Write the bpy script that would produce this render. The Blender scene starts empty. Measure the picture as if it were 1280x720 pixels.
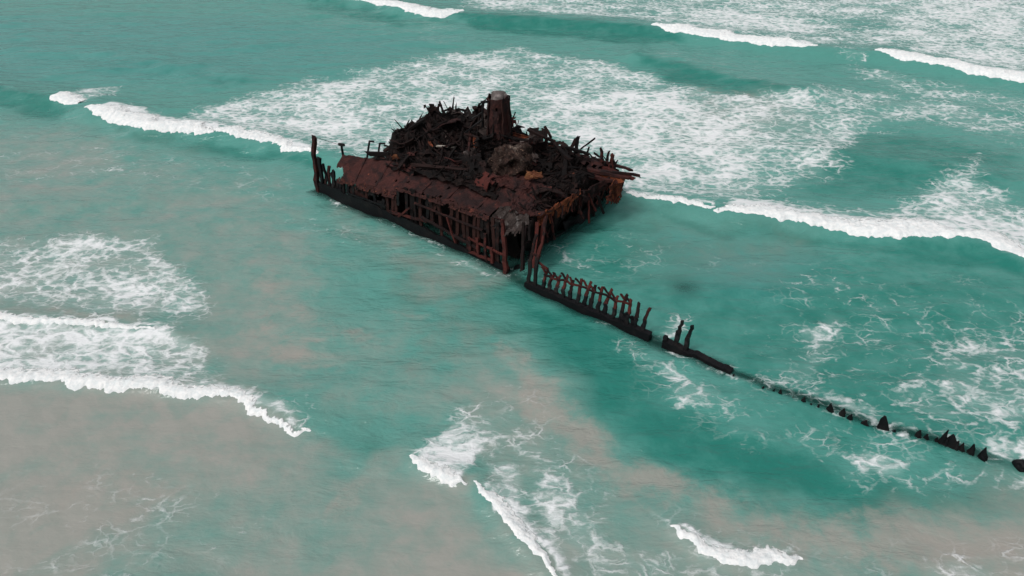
import bpy, bmesh, math, random
import numpy as np
from mathutils import Vector, Matrix

rnd = random.Random(7)
sc = bpy.context.scene
col = sc.collection

# ------------------------------------------------------------------ camera
CAM_H, PITCH, FPX = 35.0, math.radians(35), 900.0      # drone height (m), downward pitch, focal length
cam_d = bpy.data.cameras.new('camera')
cam_d.sensor_width = 36.0
cam_d.lens = FPX / 1280 * 36.0
cam_d.clip_end = 12000
cam = bpy.data.objects.new('camera', cam_d)
cam.location = (0, 0, CAM_H)
cam.rotation_euler = (math.radians(90) - PITCH, 0, 0)
col.objects.link(cam)
sc.camera = cam

# ------------------------------------------------------------------ sky, sun, exposure
SUN_EL, SUN_AZ = math.radians(58), math.radians(-128)    # azimuth measured from +Y towards +X
world = bpy.data.worlds.new('World')
sc.world = world
world.use_nodes = True
wn = world.node_tree
bg = wn.nodes['Background']
sky = wn.nodes.new('ShaderNodeTexSky')
sky.sky_type = 'NISHITA'
sky.sun_disc = False
sky.sun_elevation = SUN_EL
sky.sun_rotation = SUN_AZ
sky.air_density = 1.0
sky.dust_density = 4.0
sky.ozone_density = 1.0
hs = wn.nodes.new('ShaderNodeHueSaturation')            # a thin overcast takes most of the blue out
hs.inputs['Saturation'].default_value = 0.25
wn.links.new(sky.outputs[0], hs.inputs['Color'])
wn.links.new(hs.outputs[0], bg.inputs['Color'])
bg.inputs['Strength'].default_value = 0.12
sun_d = bpy.data.lights.new('sun', 'SUN')
sun_d.energy = 1.5
sun_d.angle = math.radians(16)
sun_d.color = (1.0, 0.98, 0.95)
sun = bpy.data.objects.new('sun', sun_d)
sdir = Vector((math.sin(SUN_AZ) * math.cos(SUN_EL), math.cos(SUN_AZ) * math.cos(SUN_EL), math.sin(SUN_EL)))
sun.rotation_euler = sdir.to_track_quat('Z', 'Y').to_euler()
sun.location = (0, 0, 80)
col.objects.link(sun)
sc.view_settings.view_transform = 'Standard'
sc.view_settings.look = 'None'
sc.view_settings.gamma = 1.0
sc.view_settings.exposure = 0.0

# ------------------------------------------------------------------ survey helpers
CT, ST = math.cos(PITCH), math.sin(PITCH)


def ground(px, py, z=0.0):
    """map a survey mark of the aerial photograph to its place on the level z (metres)"""
    u, v = px - 640.0, 360.0 - py
    k = (CAM_H - z) / (FPX * ST - v * CT)
    return (u * k, (FPX * CT + v * ST) * k)


BX, BY = ground(638, 341)                               # near corner of the hulk
ES = Vector((-0.7979, 0.60279, 0))                      # along the ship's side
ET = Vector((0.60279, 0.7979, 0))                       # across the ship


def S(s, t, z):
    return Vector((BX, BY, 0)) + ES * s + ET * t + Vector((0, 0, z))


# ------------------------------------------------------------------ numpy noise
def vnoise(x, y, seed=0):
    xi = np.floor(x).astype(np.int64); yi = np.floor(y).astype(np.int64)
    fx = x - xi; fy = y - yi
    fx = fx * fx * (3 - 2 * fx); fy = fy * fy * (3 - 2 * fy)

    def h(a, b):
        n = (a * 374761393 + b * 668265263 + seed * 1442695041) & 0xFFFFFFFF
        n = ((n ^ (n >> 13)) * 1274126177) & 0xFFFFFFFF
        n = n ^ (n >> 16)
        return (n & 0xFFFF) / 65535.0
    a = h(xi, yi); b = h(xi + 1, yi); c = h(xi, yi + 1); d = h(xi + 1, yi + 1)
    return (a * (1 - fx) + b * fx) * (1 - fy) + (c * (1 - fx) + d * fx) * fy - 0.5


def fbm(x, y, octs=4, seed=0, gain=0.5):
    x = np.asarray(x, float); y = np.asarray(y, float)
    r = 0; a = 1.0
    for i in range(octs):
        r = r + a * vnoise(x, y, seed + i * 17)
        x = x * 2.03 + 11.3; y = y * 2.03 - 7.1; a *= gain
    return r


def f1(x, y=0.0, octs=4, seed=0):
    return float(fbm(np.array([x]), np.array([y]), octs, seed)[0])


def sstep(a, b, x):
    t = np.clip((x - a) / (b - a), 0, 1)
    return t * t * (3 - 2 * t)


# ------------------------------------------------------------------ material helpers
class NT:
    def __init__(self, name):
        self.m = bpy.data.materials.new(name)
        self.m.use_nodes = True
        self.t = self.m.node_tree
        self.b = self.t.nodes['Principled BSDF']
        self.out = self.t.nodes['Material Output']

    def n(self, typ, **kw):
        nd = self.t.nodes.new(typ)
        for k, v in kw.items():
            setattr(nd, k, v)
        return nd

    def put(self, sock, v):
        if isinstance(v, bpy.types.NodeSocket):
            self.t.links.new(v, sock)
        elif isinstance(v, tuple) and len(v) == 3 and sock.type == 'RGBA':
            sock.default_value = (*v, 1)
        else:
            sock.default_value = v

    def math(self, op, a, b=0.0, c=0.0):
        nd = self.n('ShaderNodeMath', operation=op)
        for i, v in enumerate((a, b, c)):
            self.put(nd.inputs[i], v)
        return nd.outputs[0]

    def vmath(self, op, a, b=(0, 0, 0), sc_=None):
        nd = self.n('ShaderNodeVectorMath', operation=op)
        self.put(nd.inputs[0], a); self.put(nd.inputs[1], b)
        if sc_ is not None:
            self.put(nd.inputs['Scale'], sc_)
        return nd.outputs[0]

    def noise(self, vec, scale, detail=4.0, rough=0.5, dist=0.0, color=False, dim='3D'):
        nd = self.n('ShaderNodeTexNoise', noise_dimensions=dim)
        self.put(nd.inputs['Vector'], vec)
        self.put(nd.inputs['Scale'], scale); self.put(nd.inputs['Detail'], detail)
        self.put(nd.inputs['Roughness'], rough); self.put(nd.inputs['Distortion'], dist)
        return nd.outputs['Color' if color else 'Fac']

    def voro(self, vec, scale, feature='DISTANCE_TO_EDGE', dim='2D'):
        nd = self.n('ShaderNodeTexVoronoi', feature=feature, voronoi_dimensions=dim)
        self.put(nd.inputs['Vector'], vec); self.put(nd.inputs['Scale'], scale)
        return nd.outputs['Distance']

    def ramp(self, v, a, b, c=0.0, d=1.0, smooth=True):
        nd = self.n('ShaderNodeMapRange', interpolation_type='SMOOTHSTEP' if smooth else 'LINEAR')
        for i, q in enumerate((v, a, b, c, d)):
            self.put(nd.inputs[i], q)
        return nd.outputs[0]

    def mix(self, f, a, b):
        nd = self.n('ShaderNodeMix', data_type='RGBA')
        self.put(nd.inputs[0], f); self.put(nd.inputs[6], a); self.put(nd.inputs[7], b)
        return nd.outputs[2]

    def n_rot(self, v, ang):
        nd = self.n('ShaderNodeVectorRotate', rotation_type='Z_AXIS')
        self.put(nd.inputs['Vector'], v); self.put(nd.inputs['Angle'], ang)
        return nd.outputs[0]

    def attr(self, name):
        return self.n('ShaderNodeAttribute', attribute_name=name).outputs['Fac']

    def pos(self):
        return self.n('ShaderNodeNewGeometry').outputs['Position']

    def bump(self, h, strength, dist):
        nd = self.n('ShaderNodeBump')
        self.put(nd.inputs['Strength'], strength); self.put(nd.inputs['Distance'], dist)
        self.put(nd.inputs['Height'], h)
        self.t.links.new(nd.outputs[0], self.b.inputs['Normal'])
        return nd.outputs[0]


def rusty(name, dark, mid, bright, bright_amt=0.5, scale=1.0, streak=None, rough=0.85, bump=0.6, rnd_amt=0.5):
    """corroded steel: dark base, mid patches, bright flakes, optional pale vertical streaks"""
    k = NT(name)
    P = k.pos()
    oi = k.n('ShaderNodeObjectInfo').outputs['Random']
    n1 = k.noise(P, 0.9 * scale, 6, 0.65, 0.4)
    n2 = k.noise(P, 4.5 * scale, 5, 0.7, 0.6)
    n3 = k.noise(P, 1.8 * scale, 4, 0.6)
    m1 = k.ramp(k.math('ADD', n1, k.math('MULTIPLY', k.math('SUBTRACT', oi, 0.5), rnd_amt * 0.4)), 0.42, 0.66)
    c = k.mix(m1, dark, mid)
    m2 = k.math('MULTIPLY', k.ramp(n2, 0.56, 0.72), k.ramp(n3, 0.62 - 0.25 * bright_amt, 0.8 - 0.2 * bright_amt))
    c = k.mix(m2, c, bright)
    if streak:
        scol, amt = streak
        sv = k.vmath('MULTIPLY', P, (3.2, 3.2, 0.9))
        n4 = k.noise(sv, 1.0, 4, 0.7, 0.3)
        n5 = k.noise(P, 0.8, 3, 0.5)
        m3 = k.math('MULTIPLY', k.ramp(n4, 0.44, 0.74, 0.0, 0.75), k.ramp(n5, 0.66 - 0.3 * amt, 0.85 - 0.3 * amt))
        c = k.mix(m3, c, scol)
    k.put(k.b.inputs['Base Color'], c)
    k.put(k.b.inputs['Roughness'], rough)
    k.put(k.b.inputs['Specular IOR Level'], 0.15)
    k.bump(k.math('ADD', n2, n1), bump, 0.08)
    return k.m


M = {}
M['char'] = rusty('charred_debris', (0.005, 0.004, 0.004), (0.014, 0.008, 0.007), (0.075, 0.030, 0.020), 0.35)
M['plank'] = rusty('debris_rust', (0.006, 0.0045, 0.0045), (0.018, 0.009, 0.008), (0.085, 0.034, 0.024), 0.42, 1.4, rnd_amt=1.3)
M['plate'] = rusty('rusted_plate', (0.017, 0.009, 0.009), (0.046, 0.016, 0.014), (0.22, 0.064, 0.038), 0.55, 1.0)
M['edge'] = rusty('flaking_red_edge', (0.026, 0.010, 0.009), (0.085, 0.024, 0.017), (0.34, 0.12, 0.06), 1.0, 1.5)
M['rib'] = rusty('dull_rib_rust', (0.008, 0.006, 0.006), (0.030, 0.012, 0.010), (0.10, 0.026, 0.02), 0.35, 1.3, rnd_amt=1.4)
M['redrust'] = rusty('red_rust', (0.014, 0.008, 0.008), (0.066, 0.017, 0.014), (0.22, 0.040, 0.028), 0.6, 1.3, rnd_amt=1.0)
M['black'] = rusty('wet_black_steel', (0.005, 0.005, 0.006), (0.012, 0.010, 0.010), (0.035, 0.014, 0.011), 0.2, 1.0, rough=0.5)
M['ochre'] = rusty('ochre_rust', (0.10, 0.035, 0.018), (0.26, 0.115, 0.048), (0.45, 0.27, 0.13), 0.6, 1.5)
M['orange'] = rusty('orange_rust', (0.050, 0.015, 0.010), (0.21, 0.058, 0.026), (0.42, 0.17, 0.07), 0.7, 1.4)
M['guano'] = rusty('guano_streaked_rust', (0.018, 0.010, 0.008), (0.055, 0.026, 0.020), (0.38, 0.24, 0.17), 0.9, 1.6,
                   streak=((0.38, 0.31, 0.26), 0.55))
M['greyguano'] = rusty('grey_streaked_plate', (0.03, 0.022, 0.02), (0.07, 0.05, 0.045), (0.2, 0.15, 0.12), 0.3, 1.2,
                       streak=((0.21, 0.19, 0.18), 0.75))
M['greytop'] = rusty('weathered_grey', (0.10, 0.085, 0.08), (0.22, 0.19, 0.18), (0.36, 0.32, 0.30), 0.7, 2.0)
M['pale'] = rusty('pale_sheet', (0.22, 0.19, 0.16), (0.36, 0.32, 0.28), (0.5, 0.46, 0.42), 0.6, 2.0)


# ------------------------------------------------------------------ object helpers
def link(name, mesh, mat, parent=None):
    o = bpy.data.objects.new(name, mesh)
    if mat and not mesh.materials:
        mesh.materials.append(mat)
    col.objects.link(o)
    if parent is not None:
        o.parent = parent
    return o


def mesh_from(name, v, f, smooth=False):
    me = bpy.data.meshes.new(name)
    me.from_pydata([tuple(p) for p in v], [], f)
    me.update()
    if smooth:
        me.polygons.foreach_set('use_smooth', [True] * len(me.polygons))
    return me


def tag(o, label, cat, group=None, kind=None):
    o['label'] = label
    o['category'] = cat
    if group:
        o['group'] = group
    if kind:
        o['kind'] = kind
    return o


def empty(name, loc):
    o = bpy.data.objects.new(name, None)
    o.empty_display_size = 1.0
    o.location = loc
    col.objects.link(o)
    return o


# ================================================================== WATER SURFACE
def smooth_line(pts, step=0.5):
    """Catmull-Rom through ground points, resampled evenly"""
    P = [np.array(p, float) for p in pts]
    P = [2 * P[0] - P[1]] + P + [2 * P[-1] - P[-2]]
    out = []
    for i in range(1, len(P) - 2):
        a, b, c, d = P[i - 1:i + 3]
        n = max(2, int(np.linalg.norm(c - b) / step))
        for k in range(n):
            t = k / n
            out.append(0.5 * ((2 * b) + (c - a) * t + (2 * a - 5 * b + 4 * c - d) * t * t + (3 * b - a - 3 * c + d) * t ** 3))
    out.append(P[-2])
    q = np.array(out)
    L = np.concatenate([[0], np.cumsum(np.linalg.norm(np.diff(q, axis=0), axis=1))])
    m = max(3, int(L[-1] / step))
    u = np.linspace(0, L[-1], m)
    return np.stack([np.interp(u, L, q[:, 0]), np.interp(u, L, q[:, 1])], 1), u


def line_sd(px, py, line):
    """distance to an open polyline, positive on its left (offshore) side, and position 0..1 along it"""
    best = np.full(px.shape, 1e9); sgn = np.ones(px.shape); par = np.zeros(px.shape)
    n = len(line) - 1
    for i in range(n):
        a = line[i]; b = line[i + 1]; e = b - a
        L2 = (e ** 2).sum() + 1e-9
        dx = px - a[0]; dy = py - a[1]
        t = np.clip((dx * e[0] + dy * e[1]) / L2, 0, 1)
        qx = dx - t * e[0]; qy = dy - t * e[1]
        d = qx * qx + qy * qy
        m = d < best
        best = np.where(m, d, best)
        sgn = np.where(m, np.sign(e[0] * dy - e[1] * dx), sgn)
        par = np.where(m, (i + t) / n, par)
    return np.sqrt(best) * np.where(sgn == 0, 1, sgn), par


def poly_sd(px, py, poly):
    """signed distance to a closed polygon, positive inside"""
    best = np.full(px.shape, 1e9); ins = np.zeros(px.shape, bool)
    n = len(poly)
    for i in range(n):
        a = poly[i]; b = poly[(i + 1) % n]
        ex, ey = b[0] - a[0], b[1] - a[1]
        dx = px - a[0]; dy = py - a[1]
        t = np.clip((dx * ex + dy * ey) / (ex * ex + ey * ey + 1e-9), 0, 1)
        d = (dx - t * ex) ** 2 + (dy - t * ey) ** 2
        best = np.minimum(best, d)
        cond = (a[1] > py) != (b[1] > py)
        xi = a[0] + (py - a[1]) / (ey if abs(ey) > 1e-9 else 1e-9) * ex
        ins ^= cond & (px < xi)
    return np.sqrt(best) * np.where(ins, 1, -1)


G = lambda pts: [ground(*p) for p in pts]

# crest lines of the swell, left to right; (points, wave height, back length, front length)
SWELLS = [
    (G([(-200, 70), (-90, 95), (0, 118), (60, 127), (115, 143), (180, 160), (270, 172), (340, 184), (400, 199), (470, 214), (600, 232),
        (780, 255), (900, 273), (1000, 285), (1100, 297), (1200, 306), (1280, 330), (1400, 352)]), 0.95, 5.0, 1.6),
    (G([(300, -22), (410, 0), (470, 9), (520, 20), (575, 23), (640, 28), (720, 33), (810, 40), (900, 54), (1020, 68), (1095, 74),
        (1200, 94), (1280, 106), (1420, 122)]), 1.15, 7.0, 2.2),
    (G([(780, 70), (860, 84), (920, 100), (980, 112), (1040, 118)]), 0.7, 5.0, 2.5),
    (G([(1000, 190), (1100, 200), (1180, 215), (1280, 225), (1400, 240)]), 0.55, 4.0, 2.5),
    (G([(0, 62), (90, 66), (160, 72), (240, 88), (320, 100)]), 0.5, 5.0, 2.5),
    (G([(-150, 380), (0, 398), (100, 406), (200, 414), (240, 424)]), 0.35, 2.0, 0.7),
    (G([(-150, 468), (0, 475), (100, 481), (200, 489), (300, 502), (350, 522), (385, 534)]), 0.35, 2.0, 0.6),
    (G([(512, 572), (545, 596), (583, 604)]), 0.35, 1.6, 0.5),
    (G([(592, 604), (620, 644), (660, 692), (700, 735)]), 0.3, 1.4, 0.5),
    (G([(838, 658), (870, 690), (920, 708), (1000, 704)]), 0.3, 1.2, 0.4),
]
SWELL_LINES = [smooth_line(p, 1.0)[0] for p, *_ in SWELLS]

# grid axes: fine where the photograph looks, growing outwards to the horizon
xs = list(np.arange(-62, 62.01, 0.31))
d = 0.31
while xs[-1] < 6000:
    d = min(d * 1.03 if xs[-1] < 220 else d * 1.3, 900); xs.append(xs[-1] + d)
d = 0.31
while xs[0] > -6000:
    d = min(d * 1.03 if xs[0] > -220 else d * 1.3, 900); xs.insert(0, xs[0] - d)
ys = [14.0]
while ys[-1] < 8000:
    y = ys[-1]
    ys.append(y + (0.16 + 0.0022 * y if y < 210 else (y - 200) * 0.16))
d = 0.4
while ys[0] > -3000:
    d *= 1.35; ys.insert(0, ys[0] - d)
xs = np.array(xs); ys = np.array(ys)
GX, GY = np.meshgrid(xs, ys)
NXv, NYv = len(xs), len(ys)
X = GX.ravel(); Y = GY.ravel()
near = (np.abs(X) < 190) & (Y > 5) & (Y < 330)
xn, yn = X[near], Y[near]

wx = xn + 2.2 * fbm(xn / 6, yn / 6, 4, 3); wy = yn + 2.2 * fbm(xn / 6, yn / 6, 4, 9)     # ragged shape of the masks
wx2 = xn + 0.9 * fbm(xn / 1.6, yn / 1.6, 3, 31); wy2 = yn + 0.9 * fbm(xn / 1.6, yn / 1.6, 3, 39)


def swell_height(x, y):
    z = np.zeros_like(x)
    for (pts, h, bk, fr), ln in zip(SWELLS, SWELL_LINES):
        x0, x1 = ln[:, 0].min() - 15, ln[:, 0].max() + 15
        y0, y1 = ln[:, 1].min() - 15, ln[:, 1].max() + 18
        m = (x > x0) & (x < x1) & (y > y0) & (y < y1)
        if not m.any():
            continue
        sd, par = line_sd(x[m], y[m], ln)
        end = sstep(0, 0.06, par) * (1 - sstep(0.93, 1.0, par))
        g = np.where(sd > 0, np.exp(-(sd / bk) ** 2), np.exp(-(sd / fr) ** 2))
        z[m] += h * g * (0.35 + 0.65 * end)
    return z


Z = np.zeros_like(X)
Z[near] = swell_height(xn, yn)

# ---- foam density
foam = np.zeros_like(xn)


def add_foam(poly, val, feather, rag=True):
    global foam
    p = G(poly)
    x0 = min(a for a, b in p) - 12; x1 = max(a for a, b in p) + 12; y0 = min(b for a, b in p) - 12; y1 = max(b for a, b in p) + 12
    m = (xn > x0) & (xn < x1) & (yn > y0) & (yn < y1)
    sd = poly_sd(wx[m] if rag else xn[m], wy[m] if rag else yn[m], p)
    foam[m] = np.maximum(foam[m], val * sstep(-feather, feather, sd))


FOAM = [
    # behind the first breaker, left of the hulk up to the open centre
    ([(200, 160), (270, 132), (400, 98), (520, 72), (640, 58), (760, 78), (900, 112), (1010, 118), (1080, 140), (1100, 180), (1040, 215), (960, 250),
      (930, 268), (880, 268), (780, 250), (700, 232), (560, 215), (470, 212), (400, 196), (300, 178)], 0.64, 3.0),
    ([(250, 155), (400, 112), (520, 92), (600, 100), (620, 160), (480, 190), (400, 190)], 0.70, 3.0),
    ([(640, 110), (760, 100), (860, 120), (930, 140), (1000, 190), (940, 240), (860, 250), (800, 240), (700, 180)], 0.78, 5.0),
    ([(640, 58), (760, 78), (820, 100), (760, 100), (600, 90), (560, 66)], 0.46, 3.0),
    # top right: broad white water beyond the second breaker
    ([(575, 14), (590, -40), (700, -70), (1500, -70), (1500, 130), (1280, 98), (1200, 86), (1100, 64), (1010, 62), (900, 48), (800, 30), (700, 22)], 0.62, 4.0),
    ([(760, 20), (900, 5), (1280, -30), (1500, -20), (1500, 100), (1280, 90), (1180, 76), (1100, 50), (900, 40)], 0.73, 5.0),
    ([(1040, 62), (1090, 70), (1130, 90), (1280, 118), (1400, 130), (1400, 150), (1280, 150), (1180, 130), (1090, 110)], 0.50, 4.0),
    ([(1000, 110), (1100, 110), (1280, 140), (1400, 150), (1400, 190), (1280, 180), (1160, 150), (1090, 180), (1010, 170)], 0.53, 4.0),
    # right: tongue of foam running down to the breaker
    ([(1180, 205), (1215, 190), (1240, 230), (1290, 255), (1420, 275), (1420, 340), (1280, 318), (1200, 296), (1100, 286), (960, 270), (900, 262), (1000, 255), (1080, 262), (1130, 240)], 0.62, 2.5),
    ([(1090, 255), (1280, 268), (1420, 285), (1420, 335), (1280, 310), (1180, 290)], 0.74, 2.0),
    # small breaking head at far left
    ([(75, 128), (100, 112), (150, 105), (150, 118), (110, 132)], 0.60, 1.2),
    ([(-40, 190), (30, 186), (20, 196), (-40, 200)], 0.35, 1.0),
    # left: two sheets of lace washing to the shore
    ([(-220, 300), (0, 302), (90, 298), (190, 302), (225, 330), (262, 375), (262, 398), (200, 404), (0, 388), (-220, 380)], 0.60, 1.6),
    ([(-220, 396), (0, 402), (130, 408), (225, 412), (262, 446), (310, 488), (360, 515), (385, 530), (300, 498), (200, 484), (0, 470), (-220, 465)], 0.68, 1.3),
    ([(-220, 430), (0, 440), (180, 455), (300, 490), (300, 500), (200, 487), (0, 474), (-220, 468)], 0.80, 1.0),
    ([(330, 490), (365, 498), (400, 512), (390, 530), (350, 516)], 0.55, 0.8),
    ([(398, 486), (424, 496), (408, 500)], 0.60, 0.4),
    # bottom left wisps
    ([(150, 650), (230, 618), (240, 632), (170, 665)], 0.44, 1.2),
    ([(150, 720), (180, 690), (215, 680), (190, 720)], 0.38, 1.2),
    # bottom centre
    ([(515, 566), (545, 530), (560, 505), (600, 530), (606, 560), (585, 600), (545, 592)], 0.64, 0.9),
    ([(520, 568), (560, 556), (590, 580), (582, 602), (545, 594)], 0.86, 0.5),
    ([(575, 490), (625, 540), (620, 580), (596, 590), (580, 540)], 0.56, 1.0),
    ([(594, 585), (640, 582), (655, 620), (700, 690), (720, 760), (670, 700), (620, 645)], 0.68, 0.8),
    ([(655, 590), (700, 600), (715, 660), (740, 720), (760, 790), (690, 730), (680, 650)], 0.58, 1.0),
    ([(620, 520), (690, 560), (760, 640), (850, 690), (860, 760), (700, 700), (640, 580)], 0.52, 2.5),
    ([(720, 700), (1000, 690), (1060, 760), (720, 790)], 0.43, 1.6),
    ([(838, 654), (880, 680), (940, 695), (1000, 698), (995, 708), (915, 710), (868, 690)], 0.84, 0.4),
    ([(1160, 690), (1230, 690), (1300, 720), (1300, 760), (1160, 740)], 0.48, 1.0),
    # around the keel fragments
    ([(752, 432), (800, 430), (850, 450), (900, 480), (960, 510), (980, 530), (900, 520), (830, 490), (790, 455)], 0.55, 1.5),
    ([(815, 455), (850, 460), (895, 485), (888, 520), (845, 505)], 0.65, 1.0),
    ([(815, 420), (836, 390), (870, 392), (880, 415), (862, 430)], 0.61, 1.0),
    ([(935, 470), (1000, 440), (1040, 380), (1075, 390), (1060, 440), (1040, 480), (980, 480)], 0.57, 1.6),
    ([(980, 480), (1060, 480), (1130, 530), (1100, 535), (1030, 500)], 0.55, 1.2),
    ([(1050, 570), (1090, 560), (1150, 580), (1140, 605), (1080, 600)], 0.60, 1.0),
    ([(1090, 590), (1130, 580), (1137, 598), (1110, 604)], 0.67, 0.6),
    ([(1020, 580), (1280, 590), (1420, 600), (1420, 640), (1200, 620), (1060, 610)], 0.45, 1.5),
    ([(1150, 440), (1220, 410), (1300, 430), (1440, 470), (1440, 560), (1250, 540), (1180, 500)], 0.56, 2.5),
    ([(1080, 480), (1160, 470), (1240, 520), (1280, 560), (1200, 545), (1120, 510)], 0.48, 1.5),
    ([(1265, 560), (1300, 560), (1320, 590), (1262, 592)], 0.61, 0.6),
    ([(680, 300), (740, 322), (770, 345), (720, 340)], 0.43, 1.0),
    ([(530, 308), (580, 328), (636, 345), (690, 352), (640, 356), (560, 330)], 0.51, 0.5),
    ([(770, 250), (840, 262), (900, 272), (860, 280), (790, 268)], 0.60, 1.2),
    ([(900, 300), (1100, 330), (1280, 350), (1440, 370), (1440, 600), (1200, 560), (1000, 500), (930, 440), (960, 360)], 0.23, 6.0),
    ([(760, 420), (900, 440), (1100, 520), (1280, 570), (1420, 590), (1420, 640), (1150, 620), (900, 560), (800, 500)], 0.25, 4.0),
    ([(560, 480), (640, 460), (760, 600), (900, 660), (1280, 690), (1420, 700), (1420, 800), (560, 800), (600, 640)], 0.27, 3.0),
    ([(660, 300), (760, 280), (900, 300), (900, 340), (760, 350), (700, 340)], 0.20, 3.0),
    ([(0, 560), (250, 580), (420, 640), (300, 760), (-100, 800), (-100, 600)], 0.20, 4.0),
    ([(-100, 150), (110, 150), (380, 210), (420, 260), (560, 320), (480, 340), (300, 250), (-100, 230)], 0.20, 4.0),
    ([(120, 205), (160, 190), (150, 215), (130, 220)], 0.38, 1.0),
    ([(270, 195), (330, 190), (300, 210), (240, 215)], 0.38, 1.2),
]
for poly, val, fe in FOAM:
    add_foam(poly, val, fe)

# ---- breakers: the white crests (each one a thing of its own, built further down) also feed the lace behind them
BREAKERS = [
    # points, width, height, trail length, label
    ([(112, 141), (145, 151), (180, 162), (225, 167), (272, 171)], 2.9, 0.65, 4.0, 'thick bright white breaking crest left of the wreck'),
    ([(66, 130), (82, 132), (101, 137)], 2.0, 0.6, 1.5, 'small white breaking crest at the left end of the dark green swell'),
    ([(262, 172), (300, 177), (345, 184), (368, 193), (402, 199)], 1.5, 0.45, 2.0, 'thin white crest reaching the tall post of the wreck from the left'),
    ([(890, 270), (940, 277), (1000, 284), (1060, 294), (1120, 300), (1180, 301), (1225, 309), (1280, 328), (1400, 352)], 2.2, 0.65, 4.5, 'long white breaking crest right of the wreck'),
    ([(780, 252), (830, 261), (892, 271)], 1.0, 0.25, 1.2, 'thin low white crest touching the right end of the wreck'),
    ([(380, -8), (430, 1), (475, 9), (520, 19), (552, 24), (580, 20)], 3.6, 0.9, 2.0, 'white breaking crest at the top edge left of centre'),
    ([(815, 38), (850, 45), (900, 53), (960, 61), (1020, 66)], 3.6, 0.9, 3.0, 'white breaking crest above the wreck towards upper right'),
    ([(1092, 71), (1140, 81), (1200, 93), (1250, 101), (1300, 107), (1420, 122)], 4.6, 1.0, 3.5, 'white breaking crest at the upper right edge'),
    ([(-150, 384), (0, 400), (60, 404), (130, 409), (198, 415)], 0.55, 0.14, 0.6, 'thin white ridge between two sheets of foam at left'),
    ([(-150, 468), (0, 476), (80, 481), (140, 489), (185, 487), (215, 494), (260, 497), (300, 503), (330, 521), (352, 526), (372, 536), (388, 533)], 0.95, 0.15, 1.6, 'white foam edge washing over the sand at lower left'),
    ([(512, 570), (530, 588), (552, 598), (566, 604), (584, 602)], 0.75, 0.16, 1.4, 'small fluffy white breaking crest below the ribs at lower centre'),
    ([(592, 603), (605, 625), (625, 650), (650, 678), (676, 700), (700, 735)], 0.55, 0.14, 1.2, 'narrow white crest running down to the bottom edge'),
    ([(838, 658), (856, 676), (885, 694), (925, 708), (965, 708), (1003, 702)], 0.72, 0.18, 0.7, 'short curved white crest alone near the bottom right'),
]
BR_LINES = []
for pts, w, h, tr, lab in BREAKERS:
    ln, u = smooth_line(G(pts), 0.5)
    BR_LINES.append((ln, u))
    m = (xn > ln[:, 0].min() - 20) & (xn < ln[:, 0].max() + 20) & (yn > ln[:, 1].min() - 20) & (yn < ln[:, 1].max() + 25)
    sd, par = line_sd(wx2[m], wy2[m], ln)
    endf = sstep(0, 0.05, par) * (1 - sstep(0.95, 1, par))
    core = sstep(-0.1, 0.5, sd) * (1 - sstep(w * 0.6, w * 0.6 + tr, sd))
    foam[m] = np.maximum(foam[m], core * 0.95 * endf)

# the water just ahead of a breaking front is still clean
for bi in (0, 1, 2, 3, 4, 5, 6, 7, 9, 10, 11):
    ln = BR_LINES[bi][0]
    m = (xn > ln[:, 0].min() - 9) & (xn < ln[:, 0].max() + 9) & (yn > ln[:, 1].min() - 9) & (yn < ln[:, 1].max() + 9)
    sd, par = line_sd(wx2[m], wy2[m], ln)
    ins = ((par > 0.002) & (par < 0.998)) * (1 - sstep(3.5, 6.5, -sd))
    foam[m] *= 1 - 0.96 * ins * (1 - sstep(-0.1, 0.5, sd))
# holes of open green water
for poly, k, fe in [([(1060, 190), (1130, 170), (1190, 180), (1180, 215), (1130, 240), (1080, 250), (1010, 240)], 0.75, 3.0),
                    ([(1020, 20), (1110, 18), (1100, 44), (1040, 46)], 0.35, 4.0),
                    ([(585, 18), (640, 22), (720, 28), (800, 36), (700, 44), (600, 36)], 0.7, 2.5),
                    ([(790, 78), (880, 92), (960, 108), (1010, 118), (930, 118), (830, 98)], 0.8, 2.5)]:
    sd = poly_sd(wx, wy, G(poly))
    foam *= 1 - k * sstep(-fe, fe, sd)
foam *= 1.0 + 0.35 * fbm(xn / 5, yn / 5, 3, 77)
foam = np.clip(foam, 0, 1)

# ---- suspended sand, pinkish sediment plumes, clear deeper water with painted wave-face shading
def soft(polys, wxx=wx, wyy=wy):
    a = np.zeros_like(xn)
    for poly, val, fe in polys:
        sd = poly_sd(wxx, wyy, G(poly))
        a = np.maximum(a, val * sstep(-fe, fe, sd))
    return a


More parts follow.
